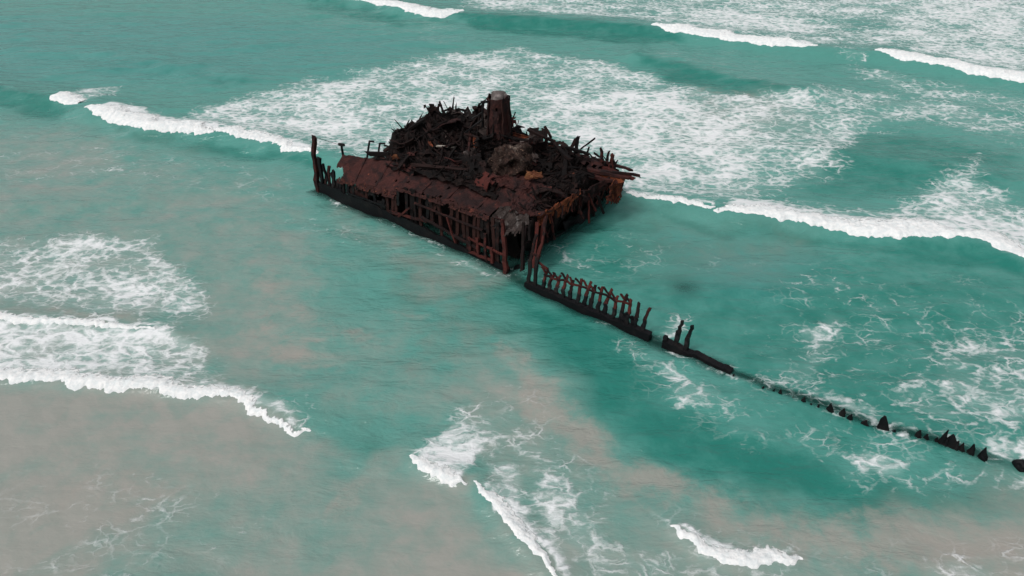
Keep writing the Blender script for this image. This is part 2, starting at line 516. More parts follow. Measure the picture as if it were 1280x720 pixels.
sand = soft([
    ([(-260, 470), (0, 470), (200, 480), (330, 510), (400, 545), (450, 600), (480, 660), (470, 760), (-300, 760), (-400, 1400)], 0.95, 3.0),
    ([(-300, 170), (0, 150), (200, 190), (330, 230), (420, 300), (430, 380), (420, 470), (300, 500), (-300, 480)], 0.52, 6.0),
    ([(-300, 400), (0, 400), (230, 410), (360, 500), (330, 520), (-300, 480)], 0.6, 2.0),
    ([(470, 570), (520, 580), (585, 610), (640, 680), (690, 740), (700, 1300), (200, 1300), (380, 720), (400, 620)], 0.92, 2.2),
    ([(560, 420), (630, 420), (680, 470), (720, 540), (800, 610), (880, 640), (1000, 660), (1280, 680), (1500, 690), (1500, 1200), (500, 1200), (590, 600), (560, 540), (540, 480)], 0.56, 3.0),
    ([(400, 380), (600, 390), (620, 460), (520, 560), (420, 520)], 0.34, 4.0),
    ([(400, 230), (500, 290), (620, 345), (560, 390), (440, 330)], 0.42, 3.0),
    ([(1150, 650), (1300, 620), (1500, 620), (1500, 900), (1100, 900)], 0.8, 3.0),
    ([(780, 265), (900, 285), (1000, 300), (960, 340), (830, 340)], 0.25, 4.0),
    ([(880, 130), (820, 160), (900, 190), (1000, 160), (960, 120)], 0.3, 5.0),
])
sand = np.clip(sand + 0.30 * fbm(xn / 7, yn / 7, 4, 15) * sstep(0.02, 0.35, sand), 0, 1)
Z[near] += (0.42 * fbm(xn / 14 + yn / 40, yn / 4.0 - xn / 18, 3, 51) + 0.17 * fbm(xn / 3.2, yn / 1.5, 4, 61)) * (1 - 0.8 * sand)
green = soft([  # greener tongue inside the bottom-left shallows
    ([(330, 560), (400, 545), (470, 600), (480, 660), (400, 690), (300, 720), (130, 760), (60, 800), (150, 690), (230, 640)], 0.40, 2.5),
    ([(400, 500), (480, 480), (520, 560), (500, 600), (440, 590)], 0.45, 2.0)])
sand *= 1 - green
plume = soft([
    ([(640, 440), (700, 500), (745, 540), (790, 590), (850, 600), (880, 630), (800, 630), (720, 575), (640, 500)], 0.95, 1.6),
    ([(850, 610), (1000, 650), (1100, 640), (1280, 660), (1400, 660), (1400, 720), (1200, 720), (1000, 690), (880, 665)], 0.85, 2.0),
    ([(345, 330), (320, 360), (350, 400), (420, 425), (480, 420), (430, 408), (370, 385), (350, 355)], 0.42, 0.9),
    ([(480, 380), (560, 390), (500, 405)], 0.3, 0.8),
    ([(450, 588), (475, 610), (430, 655), (390, 640)], 0.45, 0.8),
    ([(70, 590), (250, 590), (280, 625), (150, 650), (60, 640)], 0.42, 1.4),
    ([(40, 390), (150, 396), (200, 410), (80, 402)], 0.5, 0.7),
    ([(860, 100), (960, 120), (1000, 150), (900, 160), (850, 140)], 0.35, 3.0),
    ([(1180, 690), (1280, 680), (1350, 740), (1180, 740)], 0.6, 1.2),
    ([(600, 400), (650, 430), (680, 470), (640, 480), (600, 430)], 0.4, 1.2),
])
cx_, cy_ = ground(425, 372)
rr_ = np.hypot(xn - cx_, (yn - cy_) * 0.9); an_ = np.arctan2(yn - cy_, xn - cx_)
ring = fbm(rr_ / 0.8 + an_ * 0.9, an_ * 1.6 + 20, 4, 95)
plume = np.maximum(plume, np.clip(0.26 + 1.2 * ring, 0, 0.7) * sstep(2.0, 4.0, rr_) * (1 - sstep(6.5, 10.0, rr_)) * (1 - sstep(0.3, 1.4, np.abs(np.abs(an_ + 2.2) - 0.0))))
deep_faceshade = soft([
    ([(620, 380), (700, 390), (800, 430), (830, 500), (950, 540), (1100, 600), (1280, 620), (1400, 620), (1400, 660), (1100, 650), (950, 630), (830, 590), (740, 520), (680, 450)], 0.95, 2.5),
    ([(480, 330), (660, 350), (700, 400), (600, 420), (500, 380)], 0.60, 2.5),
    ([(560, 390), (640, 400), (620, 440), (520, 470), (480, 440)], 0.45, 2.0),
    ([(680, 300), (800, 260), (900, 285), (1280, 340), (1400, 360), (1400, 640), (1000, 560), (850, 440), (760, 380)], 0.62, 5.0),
    ([(-200, 90), (0, 116), (70, 127), (110, 140), (70, 146), (0, 134), (-200, 110)], 0.9, 1.2),  # wave-face strips start here: darker look of the tilted faces put into colour
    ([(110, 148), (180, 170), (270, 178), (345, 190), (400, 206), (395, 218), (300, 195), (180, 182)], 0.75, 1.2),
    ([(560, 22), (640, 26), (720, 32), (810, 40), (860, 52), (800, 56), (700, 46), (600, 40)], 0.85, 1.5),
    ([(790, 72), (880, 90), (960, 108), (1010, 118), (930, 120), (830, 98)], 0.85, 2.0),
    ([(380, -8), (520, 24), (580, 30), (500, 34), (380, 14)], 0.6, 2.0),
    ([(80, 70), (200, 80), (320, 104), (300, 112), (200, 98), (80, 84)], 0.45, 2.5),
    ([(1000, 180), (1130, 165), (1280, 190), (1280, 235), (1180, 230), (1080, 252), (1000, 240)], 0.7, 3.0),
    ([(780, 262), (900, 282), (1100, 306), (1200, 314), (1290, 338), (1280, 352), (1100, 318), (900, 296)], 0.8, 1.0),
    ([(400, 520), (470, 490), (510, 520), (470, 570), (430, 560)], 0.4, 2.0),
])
pale = soft([([(-300, 20), (300, 20), (560, 50), (400, 100), (0, 110), (-300, 80)], 0.35, 8.0),
             ([(860, 300), (1000, 320), (960, 370), (860, 350)], 0.4, 5.0)])

# ---- clearer water just above the drowned hull, so that it shows through
rel = np.stack([xn - BX, yn - BY], 1)
ss = rel @ np.array([ES.x, ES.y]); tt = rel @ np.array([ET.x, ET.y])


def hull_line(s):
    """sideways offset of the drowned hull side as a function of the distance along it"""
    return np.interp(s, [-40, -36.7, -30, -20.6, -14, -2.6, 0, 30], [2.2, 1.5, 0.1, -0.8, -0.75, -0.95, 0, 0])


dl = np.abs(tt - hull_line(ss) + 0.25 * fbm(xn / 2, yn / 2, 3, 91))
alongm = sstep(-39, -36.5, ss) * (1 - sstep(25.6, 26.6, ss))
wash = np.exp(-((dl - 0.5) / 0.45) ** 2) * alongm * np.clip(0.30 + 0.9 * fbm(xn / 1.8, yn / 1.8, 3, 97), 0, 0.62)
foam = np.maximum(foam, wash)
clear = np.where(ss < -20.5, 0.80, 0.85) * (1 - sstep(0.1, np.where(ss < -20.5, 0.75, 1.3), dl)) * alongm
blk = sstep(-1.6, 0.6, tt) * (1 - sstep(16, 19, tt)) * sstep(-2.0, 0.5, ss) * (1 - sstep(25, 26, ss))
clear = np.maximum(clear, 0.8 * blk)
# a drowned block out on the right
rx, ry = ground(856, 361)
clear = np.maximum(clear, 0.5 * np.exp(-(((xn - rx) / 1.3) ** 2 + ((yn - ry) / 1.2) ** 2)))


def full(a, outside=0.0):
    f = np.full(X.shape, outside, np.float32); f[near] = a
    return f


far_foam = np.where(Y > 300, np.clip(0.35 + 0.6 * fbm(X / 60, Y / 18, 4, 5), 0, 0.8), 0.0)
foam_f = full(foam); foam_f[~near] = far_foam[~near]
sand_f = full(sand); sand_f[~near] = np.where(Y[~near] < 10, 0.8, 0.15)

me = bpy.data.meshes.new('sea_water')
nv = NXv * NYv
me.vertices.add(nv)
me.vertices.foreach_set('co', np.stack([X, Y, Z], 1).astype(np.float32).ravel())
ii = np.arange(NXv * (NYv - 1)).reshape(NYv - 1, NXv)[:, :-1].ravel()
quads = np.stack([ii, ii + 1, ii + 1 + NXv, ii + NXv], 1)
nf = len(quads)
me.loops.add(nf * 4)
me.loops.foreach_set('vertex_index', quads.ravel().astype(np.int32))
me.polygons.add(nf)
me.polygons.foreach_set('loop_start', (np.arange(nf) * 4).astype(np.int32))
me.polygons.foreach_set('loop_total', np.full(nf, 4, np.int32))
me.polygons.foreach_set('use_smooth', np.ones(nf, bool))
me.update(calc_edges=True)
for nm, arr in (('foam', foam_f), ('sand', sand_f), ('plume', full(plume)), ('deep_faceshade', full(deep_faceshade, 0.3)), ('pale', full(pale)), ('clear', full(clear))):
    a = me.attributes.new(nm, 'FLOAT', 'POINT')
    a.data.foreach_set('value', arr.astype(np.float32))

TEAL = (0.078, 0.262, 0.224)
DEEP_FACESHADE = (0.018, 0.165, 0.132)  # clear deeper water, also the painted shading of wave faces
PALE = (0.050, 0.235, 0.228)
SAND = (0.258, 0.262, 0.234)
PLUME = (0.300, 0.278, 0.248)
FOAM_C = (0.71, 0.725, 0.73)


def foam_lace(k, P, dens):
    P = k.vmath('MULTIPLY', P, (0.80, 1.15, 1.0))
    w1 = k.vmath('SCALE', k.vmath('SUBTRACT', k.noise(P, 0.30, 4, 0.6, color=True), (0.5, 0.5, 0.5)), sc_=2.2)
    w2 = k.vmath('SCALE', k.vmath('SUBTRACT', k.noise(P, 1.8, 5, 0.65, color=True), (0.5, 0.5, 0.5)), sc_=0.62)
    Pa = k.vmath('ADD', P, w1)
    Pb = k.vmath('ADD', Pa, w2)
    v1 = k.ramp(k.voro(Pb, 0.50), 0.0, 0.42, 1.0, 0.0, smooth=False)
    v2 = k.ramp(k.voro(Pb, 1.02), 0.0, 0.42, 1.0, 0.0, smooth=False)
    v3 = k.ramp(k.voro(Pb, 2.3), 0.0, 0.45, 1.0, 0.0, smooth=False)
    n1 = k.noise(Pa, 0.25, 7, 0.62)
    n2 = k.noise(Pb, 1.2, 6, 0.66)
    h = k.math('MULTIPLY', v1, 0.30)
    h = k.math('ADD', h, k.math('MULTIPLY', v2, 0.42))
    h = k.math('ADD', h, k.math('MULTIPLY', v3, 0.20))
    h = k.math('ADD', h, k.math('MULTIPLY', k.math('SUBTRACT', n1, 0.5), 1.55))
    h = k.math('ADD', h, k.math('MULTIPLY', k.math('SUBTRACT', n2, 0.5), 0.9))
    thr = k.ramp(dens, 0.0, 1.0, 1.26, 0.06, smooth=False)
    lo = k.math('SUBTRACT', thr, 0.22); hi = k.math('ADD', thr, 0.52)
    f = k.ramp(h, lo, hi)
    f = k.math('MULTIPLY', f, k.ramp(dens, 0.03, 0.2))
    # thin threads of spent foam between the denser patches
    e1 = k.ramp(k.voro(Pb, 0.55), 0.0, 0.075, 1.0, 0.0)
    e2 = k.ramp(k.voro(k.vmath('ADD', Pb, (31.0, 17.0, 0.0)), 1.25), 0.0, 0.12, 1.0, 0.0)
    n3 = k.noise(Pa, 0.33, 5, 0.6)
    th = k.math('ADD', k.math('MULTIPLY', e1, k.ramp(n3, 0.46, 0.66)), k.math('MULTIPLY', e2, k.ramp(n3, 0.52, 0.70)))
    th = k.math('MULTIPLY', th, k.ramp(dens, 0.06, 0.42, 0.0, 0.70))
    f = k.math('MAXIMUM', f, k.math('MINIMUM', th, 0.8))
    return f, h


k = NT('sea_water')
P = k.pos()
flat = k.vmath('MULTIPLY', P, (1, 1, 0))
fo, lace_h = foam_lace(k, flat, k.attr('foam'))
cn = k.vmath('SCALE', k.vmath('SUBTRACT', k.noise(flat, 0.16, 5, 0.6, color=True), (0.5, 0.5, 0.5)), sc_=2.0)
cloud = k.noise(k.vmath('ADD', flat, cn), 0.42, 7, 0.62)                     # billowing sediment
streak = k.noise(k.vmath('MULTIPLY', k.vmath('ADD', flat, cn), (0.10, 0.42, 0.0)), 1.0, 6, 0.6)
cl = k.math('SUBTRACT', cloud, 0.5)
sl = k.math('SUBTRACT', streak, 0.5)
dp = k.ramp(k.math('ADD', k.attr('deep_faceshade'), k.math('ADD', k.math('MULTIPLY', cl, 1.35), k.math('MULTIPLY', sl, 1.0))), 0.0, 1.1)
c = k.mix(dp, TEAL, DEEP_FACESHADE)
c = k.mix(k.attr('pale'), c, PALE)
sa = k.attr('sand')
sm = k.ramp(k.math('ADD', sa, k.math('MULTIPLY', k.math('MULTIPLY', k.math('ADD', cl, k.math('MULTIPLY', sl, 0.6)), 1.15), k.ramp(sa, 0.0, 0.35))), 0.0, 1.0, 0.0, 1.0, False)
sv2 = k.vmath('MULTIPLY', k.n_rot(k.vmath('ADD', flat, cn), math.radians(48)), (0.16, 0.9, 0.0))
sn = k.noise(sv2, 1.0, 7, 0.62, 0.4)
sand_c = k.mix(k.ramp(k.math('ADD', k.math('MULTIPLY', sn, 0.6), k.math('MULTIPLY', cloud, 0.4)), 0.34, 0.66), (0.250, 0.266, 0.238), (0.292, 0.290, 0.262))
c = k.mix(sm, c, sand_c)
pl = k.attr('plume')
pm = k.ramp(k.math('ADD', pl, k.math('MULTIPLY', k.math('MULTIPLY', k.math('SUBTRACT', k.noise(k.vmath('ADD', flat, cn), 0.62, 8, 0.66), 0.5), 2.0), k.ramp(pl, 0.0, 0.35))), 0.05, 1.0, 0.0, 0.80)
c = k.mix(pm, c, PLUME)
aer = k.ramp(k.attr('foam'), 0.35, 0.95, 0.0, 0.50)                           # air bubbles pale the water under the foam
c = k.mix(aer, c, (0.42, 0.55, 0.52))
c = k.mix(fo, c, FOAM_C)
k.put(k.b.inputs['Base Color'], c)
k.put(k.b.inputs['Roughness'], k.ramp(fo, 0.1, 0.8, 0.10, 0.9))
k.put(k.b.inputs['IOR'], 1.33)
calm = k.ramp(k.attr('sand'), 0.2, 0.9, 1.0, 0.35)
rip = k.noise(k.n_rot(k.vmath('MULTIPLY', flat, (0.42, 1.0, 1)), 0.12), 0.75, 4, 0.55, 0.4)
rip2 = k.noise(k.n_rot(k.vmath('MULTIPLY', flat, (0.6, 1.0, 1)), -0.25), 2.4, 4, 0.6, 0.3)
hh = k.math('MULTIPLY', k.math('ADD', k.math('MULTIPLY', rip, 1.5), k.math('MULTIPLY', rip2, 0.35)), calm)
hh = k.math('ADD', hh, k.math('MULTIPLY', fo, 0.30))
k.bump(hh, 0.7, 0.32)
tr = k.n('ShaderNodeBsdfTransparent')
tr.inputs[0].default_value = (0.55, 0.85, 0.78, 1)
mx = k.n('ShaderNodeMixShader')
fac = k.math('MULTIPLY', k.attr('clear'), k.math('SUBTRACT', 1.0, fo))
k.put(mx.inputs[0], fac)
k.t.links.new(k.b.outputs[0], mx.inputs[1]); k.t.links.new(tr.outputs[0], mx.inputs[2])
k.t.links.new(mx.outputs[0], k.out.inputs['Surface'])
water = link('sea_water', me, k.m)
water['kind'] = 'structure'

# sea floor
k = NT('sea_floor')
P = k.pos()
k.put(k.b.inputs['Base Color'], k.mix(k.noise(P, 0.5, 5), (0.05, 0.13, 0.11), (0.09, 0.2, 0.17)))
k.put(k.b.inputs['Roughness'], 1.0)
fv = []; ff = []
N = 40
for j in range(N + 1):
    for i in range(N + 1):
        x = -130 + 260 * i / N; y = -20 + 260 * j / N
        fv.append((x, y, -3.0 + 0.5 * f1(x / 9, y / 9)))
for j in range(N):
    for i in range(N):
        a = j * (N + 1) + i
        ff.append((a, a + 1, a + N + 2, a + N + 1))
o = link('sea_floor', mesh_from('sea_floor', fv, ff, True), k.m)
o['kind'] = 'structure'

# ================================================================== BREAKERS (white crests)
k = NT('breaker_foam')
P = k.pos()
n1 = k.noise(P, 2.2, 6, 0.65); n2 = k.noise(P, 7.0, 4, 0.6)
k.put(k.b.inputs['Base Color'], k.mix(k.ramp(n1, 0.40, 0.58), (0.68, 0.71, 0.71), (0.80, 0.80, 0.79)))
k.put(k.b.inputs['Roughness'], 0.95)
k.put(k.b.inputs['Specular IOR Level'], 0.1)
k.bump(k.math('ADD', n1, k.math('MULTIPLY', n2, 0.5)), 0.55, 0.16)
back = k.attr('back')                                     # 0 at the leading edge, 1 where the crest thins out into lace
lw = k.vmath('SCALE', k.vmath('SUBTRACT', k.noise(P, 1.5, 5, 0.65, color=True), (0.5, 0.5, 0.5)), sc_=0.9)
vv_ = k.voro(k.vmath('MULTIPLY', k.vmath('ADD', P, lw), (1, 1, 0)), 1.9)
thin = k.math('ADD', k.ramp(vv_, 0.0, 0.4, 1.0, 0.0), k.math('MULTIPLY', k.math('SUBTRACT', n1, 0.5), 1.6))
lead = k.math('MULTIPLY', k.ramp(back, 0.0, 0.16, 1.0, 0.0, smooth=False), 1.3)    # the lip is torn into spray
al = k.ramp(k.math('SUBTRACT', k.math('SUBTRACT', thin, k.ramp(back, 0.40, 0.97, -1.3, 1.5, smooth=False)), lead), -0.55, 0.55)
k.put(k.b.inputs['Alpha'], al)
M['foam'] = k.m

Z2 = Z.reshape(NYv, NXv)


def surface_z(x, y):
    """height of the water sheet at any place (bilinear in the grid)"""
    i = np.clip(np.searchsorted(xs, x) - 1, 0, NXv - 2); j = np.clip(np.searchsorted(ys, y) - 1, 0, NYv - 2)
    a = (x - xs[i]) / (xs[i + 1] - xs[i]); b = (y - ys[j]) / (ys[j + 1] - ys[j])
    return (Z2[j, i] * (1 - a) + Z2[j, i + 1] * a) * (1 - b) + (Z2[j + 1, i] * (1 - a) + Z2[j + 1, i + 1] * a) * b


for bi, ((pts, w, h, tr_, lab), _) in enumerate(zip(BREAKERS, BR_LINES)):
    ln, u = smooth_line(G(pts), 0.12 if w > 1.6 else 0.09)
    tg = np.gradient(ln, axis=0); tg /= np.linalg.norm(tg, axis=1)[:, None] + 1e-9
    nr = np.stack([-tg[:, 1], tg[:, 0]], 1)                 # offshore side
    L = u[-1]
    par = u / L
    NU = 34
    sd = 100 + bi * 7
    endt = np.minimum(1, np.minimum(par, 1 - par) / 0.16) ** 0.6
    wv = 1.6 * w * (0.35 + 0.65 * endt) * (1 + 0.7 * fbm(u / 2.5, u * 0, 3, sd))
    wv = np.clip(wv, 0.2, None)
    hv = h * (0.25 + 0.75 * endt) * (1 + 0.7 * fbm(u / 3.2, u * 0 + 5, 3, sd + 1))
    foff = (0.55 * fbm(u / 1.5, u * 0 + 9, 4, sd + 2, 0.6) + (0.34 if w < 2 else 0.22) * fbm(u / 0.45, u * 0 + 3, 3, sd + 4, 0.7) + 0.4 * fbm(u / 6, u * 0, 2, sd + 3)) * min(1.0, w / 1.1)
    q = np.linspace(0, 1, NU)
    U, Q = np.meshgrid(u, q, indexing='ij')
    px_ = ln[:, 0][:, None] + nr[:, 0][:, None] * (foff[:, None] - 0.38 * w * (0.35 + 0.65 * endt[:, None]) + Q * wv[:, None])
    py_ = ln[:, 1][:, None] + nr[:, 1][:, None] * (foff[:, None] - 0.38 * w * (0.35 + 0.65 * endt[:, None]) + Q * wv[:, None])
    prof = np.where(Q < 0.34, np.sin(Q / 0.34 * math.pi / 2) ** 0.8, np.cos((Q - 0.34) / 0.66 * math.pi / 2) ** 2.0)
    lump = fbm(px_ / 1.0, py_ / 1.0, 2, sd + 5, 0.5) * 0.5 + fbm(px_ / 0.34, py_ / 0.34, 3, sd + 6, 0.7) * 1.1
    zz = surface_z(px_, py_) + 0.05 - 0.035 * sstep(0.4, 0.8, Q) + hv[:, None] * prof * 0.30 + lump * (0.035 + 0.17 * hv[:, None]) * (0.15 + 0.85 * prof) * (0.35 + 0.65 * sstep(0.12, 0.4, Q)) * (1 - 0.85 * sstep(0.45, 0.85, Q))
    zz -= 0.12 * (1 - prof) * (Q < 0.34) + 0.07 * sstep(0.85, 1.0, Q) + 0.1 * (Q < 0.01)
    nu_ = len(u)
    V = np.stack([px_, py_, zz], 2).reshape(-1, 3)
    F = []
    for a in range(nu_ - 1):
        for b in range(NU - 1):
            i0 = a * NU + b
            F.append((i0, i0 + NU, i0 + NU + 1, i0 + 1))
    base = V.mean(0)
    bme = mesh_from('breaking_wave', V - base, F, True)
    bme.attributes.new('back', 'FLOAT', 'POINT').data.foreach_set('value', np.clip(Q + 0.55 * (1 - endt[:, None]) * (Q > 0.1), 0, 1).astype(np.float32).ravel())
    o = link('breaking_wave', bme, M['foam'])
    o.location = base
    tag(o, lab, 'wave', 'white breaking wave crests')

# ================================================================== WRECK HELPERS
def ragged_bar_data(p, q, w, h, segs=4, jit=0.12, taper=1.0, roll=0.0, up=None, bend=0.0, rr=rnd):
    """vertices and faces of a corroded bar from p to q, square section w x h"""
    p = Vector(p); q = Vector(q)
    d = (q - p); L = d.length; d.normalize()
    up = Vector(up) if up else (Vector((0, 0, 1)) if abs(d.z) < 0.9 else Vector(ES))
    side = d.cross(up); side.normalize()
    upv = side.cross(d)
    if roll:
        R = Matrix.Rotation(roll, 3, d)
        side = R @ side; upv = R @ upv
    bv = upv * bend
    v = []; f = []
    for i in range(segs + 1):
        t = i / segs
        k = 1 + (taper - 1) * t
        c = p + d * (L * t) + bv * math.sin(math.pi * t) + side * rr.uniform(-jit, jit) * w + upv * rr.uniform(-jit, jit) * h
        for a, b in ((-1, -1), (1, -1), (1, 1), (-1, 1)):
            v.append(c + side * (a * w / 2 * k * (1 + rr.uniform(-jit, jit))) + upv * (b * h / 2 * k * (1 + rr.uniform(-jit, jit)))
                     + (d * rr.uniform(-0.5, 0.5) * w if i in (0, segs) else Vector()))
    for i in range(segs):
        for j in range(4):
            a = i * 4 + j; b = i * 4 + (j + 1) % 4
            f.append((a, b, b + 4, a + 4))
    f.append((3, 2, 1, 0)); n = segs * 4
    f.append((n, n + 1, n + 2, n + 3))
    return v, f


def bar(name, p, q, w, h, mat, parent, **kw):
    v, f = ragged_bar_data(p, q, w, h, **kw)
    org = parent.location if parent is not None and parent.type == 'EMPTY' else Vector()
    return link(name, mesh_from(name, [a - org for a in v], f), mat, parent)


def thicken(bm, thick):
    """give a sheet of faces its thickness: an inner skin and a rim round every free edge"""
    bm.normal_update()
    loose = [v for v in bm.verts if not v.link_faces]
    bmesh.ops.delete(bm, geom=loose, context='VERTS')
    faces = bm.faces[:]
    rim = [(e, e.link_loops[0]) for e in bm.edges if len(e.link_faces) == 1]
    rim = [(l.vert, l.link_loop_next.vert) for e, l in rim]
    inner = {v: bm.verts.new(v.co - v.normal * thick) for v in bm.verts[:]}
    for f_ in faces:
        bm.faces.new([inner[l.vert] for l in reversed(f_.loops[:])])
    for a, b in rim:
        bm.faces.new((b, a, inner[a], inner[b]))


def sheet(name, corner_fn, nu, nv, thick, mat, parent, holes=(), ragged=None, rough=0.06, seed=1, org=None, smooth=False):
    """a torn, buckled plate: corner_fn(a, b) -> point for a, b in 0..1; faces dropped where ragged(a, b) or in holes"""
    bm = bmesh.new()
    g = [[None] * (nv + 1) for _ in range(nu + 1)]
    for i in range(nu + 1):
        for j in range(nv + 1):
            a, b = i / nu, j / nv
            pnt = corner_fn(a, b) + Vector((f1(a * nu / 3, b * nv / 3, 4, seed), f1(a * nu / 3 + 40, b * nv / 3, 4, seed), f1(a * nu / 3, b * nv / 3 + 40, 4, seed))) * rough * 2
            g[i][j] = bm.verts.new(pnt - (org or Vector()))
    for i in range(nu):
        for j in range(nv):
            a, b = (i + 0.5) / nu, (j + 0.5) / nv
            if ragged and ragged(a, b):
                continue
            if any((a - x) ** 2 / (ra * ra) + (b - y) ** 2 / (rb * rb) < 1 for x, y, ra, rb in holes):
                continue
            bm.faces.new((g[i][j], g[i + 1][j], g[i + 1][j + 1], g[i][j + 1]))
    thicken(bm, thick)
    me = bpy.data.meshes.new(name); bm.to_mesh(me); bm.free()
    if smooth:
        me.polygons.foreach_set('use_smooth', [True] * len(me.polygons))
    return link(name, me, mat, parent)


def lerp(a, b, t):
    return a + (b - a) * t


def quadfn(p00, p10, p11, p01, sag=0.0):
    def fn(a, b):
        p = lerp(lerp(p00, p10, a), lerp(p01, p11, a), b)
        return p + Vector((0, 0, -sag * math.sin(math.pi * b)))
    return fn


def npi(x, xp, fp):
    return float(np.interp(x, xp, fp))


# ================================================================== THE HULK
W = empty('shipwreck', S(12, 8, 0))
tag(W, 'rusted collapsed shipwreck hulk heaped with dark debris, standing in the surf', 'shipwreck')
WO = W.location.copy()


def mound(s, t):
    """height of the debris heap above the water at ship coordinates s, t (numpy arrays)"""
    s = np.asarray(s, float); t = np.asarray(t, float)
    ridge = np.interp(s, [-3, 0, 2, 4, 7, 9, 12, 15, 17.5, 19], [4.6, 5.0, 5.5, 6.1, 7.0, 7.9, 8.7, 8.8, 7.5, 6.4])
    rt = np.interp(s, [-3, 0, 4, 8, 12, 15, 18], [13, 14.5, 12.5, 10.5, 10.5, 8.5, 5.5])
    edge = np.interp(s, [-3, 0, 6, 12, 18], [4.6, 5.1, 5.6, 5.2, 4.9])
    tl = np.interp(s, [0, 6, 14, 18], [2.2, 4.2, 3.6, 2.6])
    k = np.clip((t - tl) / (rt - tl), 0, 1.0)
    front = edge + (ridge - edge) * (k ** 1.15)
    back = ridge - np.clip(t - rt, 0, 9) ** 1.3 * 0.45
    z = np.where(t < rt, front, np.maximum(back, 3.6))
    return z


def mound_n(s, t):
    s = np.asarray(s, float); t = np.asarray(t, float)
    amp = sstep(2.5, 6.0, t)
    big = fbm(s / 2.7, t / 2.3, 5, 201, 0.6)
    pits = np.clip(fbm(s / 1.5 + 7, t / 1.1, 3, 213) - 0.12, 0, 1)
    terr = np.floor((mound(s, t) + big) / 0.75) * 0.75                 # collapsed decks lie in rough steps
    return 0.55 * (mound(s, t) + (0.6 + 1.0 * amp) * big) + 0.45 * terr + 0.30 * fbm(s / 0.5, t / 0.5, 3, 207) - 1.9 * amp * pits


# heap surface with a ragged skirt
ns, nt_ = 150, 120
sv = np.linspace(-1.2, 18.6, ns); tv = np.linspace(2.0, 17.4, nt_)
SSg, TTg = np.meshgrid(sv, tv, indexing='ij')
zz = mound_n(SSg, TTg)
edge_in = np.minimum(np.minimum(SSg + 1.2, 18.6 - SSg), np.minimum(TTg - 2.0 + 1.5, 17.4 - TTg))
zz = np.where(edge_in < 0.5, zz - (0.5 - edge_in) * 3.0, zz)
so = SSg + 0.5 * fbm(SSg / 1.3, TTg / 1.3, 4, 221); to = TTg + 0.5 * fbm(SSg / 1.3, TTg / 1.3, 4, 227)
v = []
for i in range(ns):
    for j in range(nt_):
        v.append(S(so[i, j], to[i, j], zz[i, j]) - WO)
f = [(i * nt_ + j, i * nt_ + j + 1, (i + 1) * nt_ + j + 1, (i + 1) * nt_ + j) for i in range(ns - 1) for j in range(nt_ - 1)]
heap = link('debris_heap', mesh_from('debris_heap', v, f), M['char'], W)
heap['label'] = 'dark charred heap of collapsed decks'

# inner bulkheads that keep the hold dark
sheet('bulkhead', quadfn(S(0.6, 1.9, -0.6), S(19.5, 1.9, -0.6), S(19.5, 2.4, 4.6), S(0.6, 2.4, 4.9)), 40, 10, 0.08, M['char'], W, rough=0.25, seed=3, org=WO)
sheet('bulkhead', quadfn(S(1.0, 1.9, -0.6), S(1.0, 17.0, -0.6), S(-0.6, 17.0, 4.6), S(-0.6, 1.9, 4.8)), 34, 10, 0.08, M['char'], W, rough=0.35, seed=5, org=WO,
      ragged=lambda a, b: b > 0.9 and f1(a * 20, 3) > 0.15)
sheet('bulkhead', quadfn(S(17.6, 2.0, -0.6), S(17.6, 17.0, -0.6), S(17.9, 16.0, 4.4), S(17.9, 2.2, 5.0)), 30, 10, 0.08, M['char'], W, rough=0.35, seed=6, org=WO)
sheet('hull_side', quadfn(S(-1, 17.1, -0.6), S(18, 17.1, -0.6), S(18, 17.2, 4.6), S(-1, 17.2, 4.4)), 40, 10, 0.1, M['plate'], W, rough=0.25, seed=8, org=WO,
      ragged=lambda a, b: b > 0.8 + 0.3 * f1(a * 15, 8))

# bottom strake along the near side, dark and wet
nseg = 90
v = []; f = []
for i in range(nseg + 1):
    s = 0.2 + 25.2 * i / nseg
    top = npi(s, [0, 3, 12, 20, 25.4], [0.35, 0.65, 1.0, 1.35, 1.25]) + 0.35 * f1(s / 1.1, 4.0, 4, 41)
    tilt = 0.15 * f1(s / 3, 1.0, 3, 43)
    for t, z in ((-0.22 + tilt, -1.2), (-0.10 + tilt, top), (0.18 + tilt, top - 0.05), (0.3 + tilt, -1.2)):
        v.append(S(s, t, z) - WO)
for i in range(nseg):
    for j in range(3):
        a = i * 4 + j
        f.append((a, a + 4, a + 5, a + 1))
o = link('bottom_strake', mesh_from('bottom_strake', v, f), M['black'], W)


def plate_low(s):
    return npi(s, [1, 3, 6, 12.0, 13.4, 13.6, 16, 20.5, 23], [4.6, 4.6, 4.5, 4.3, 4.2, 3.1, 2.9, 2.5, 2.3])


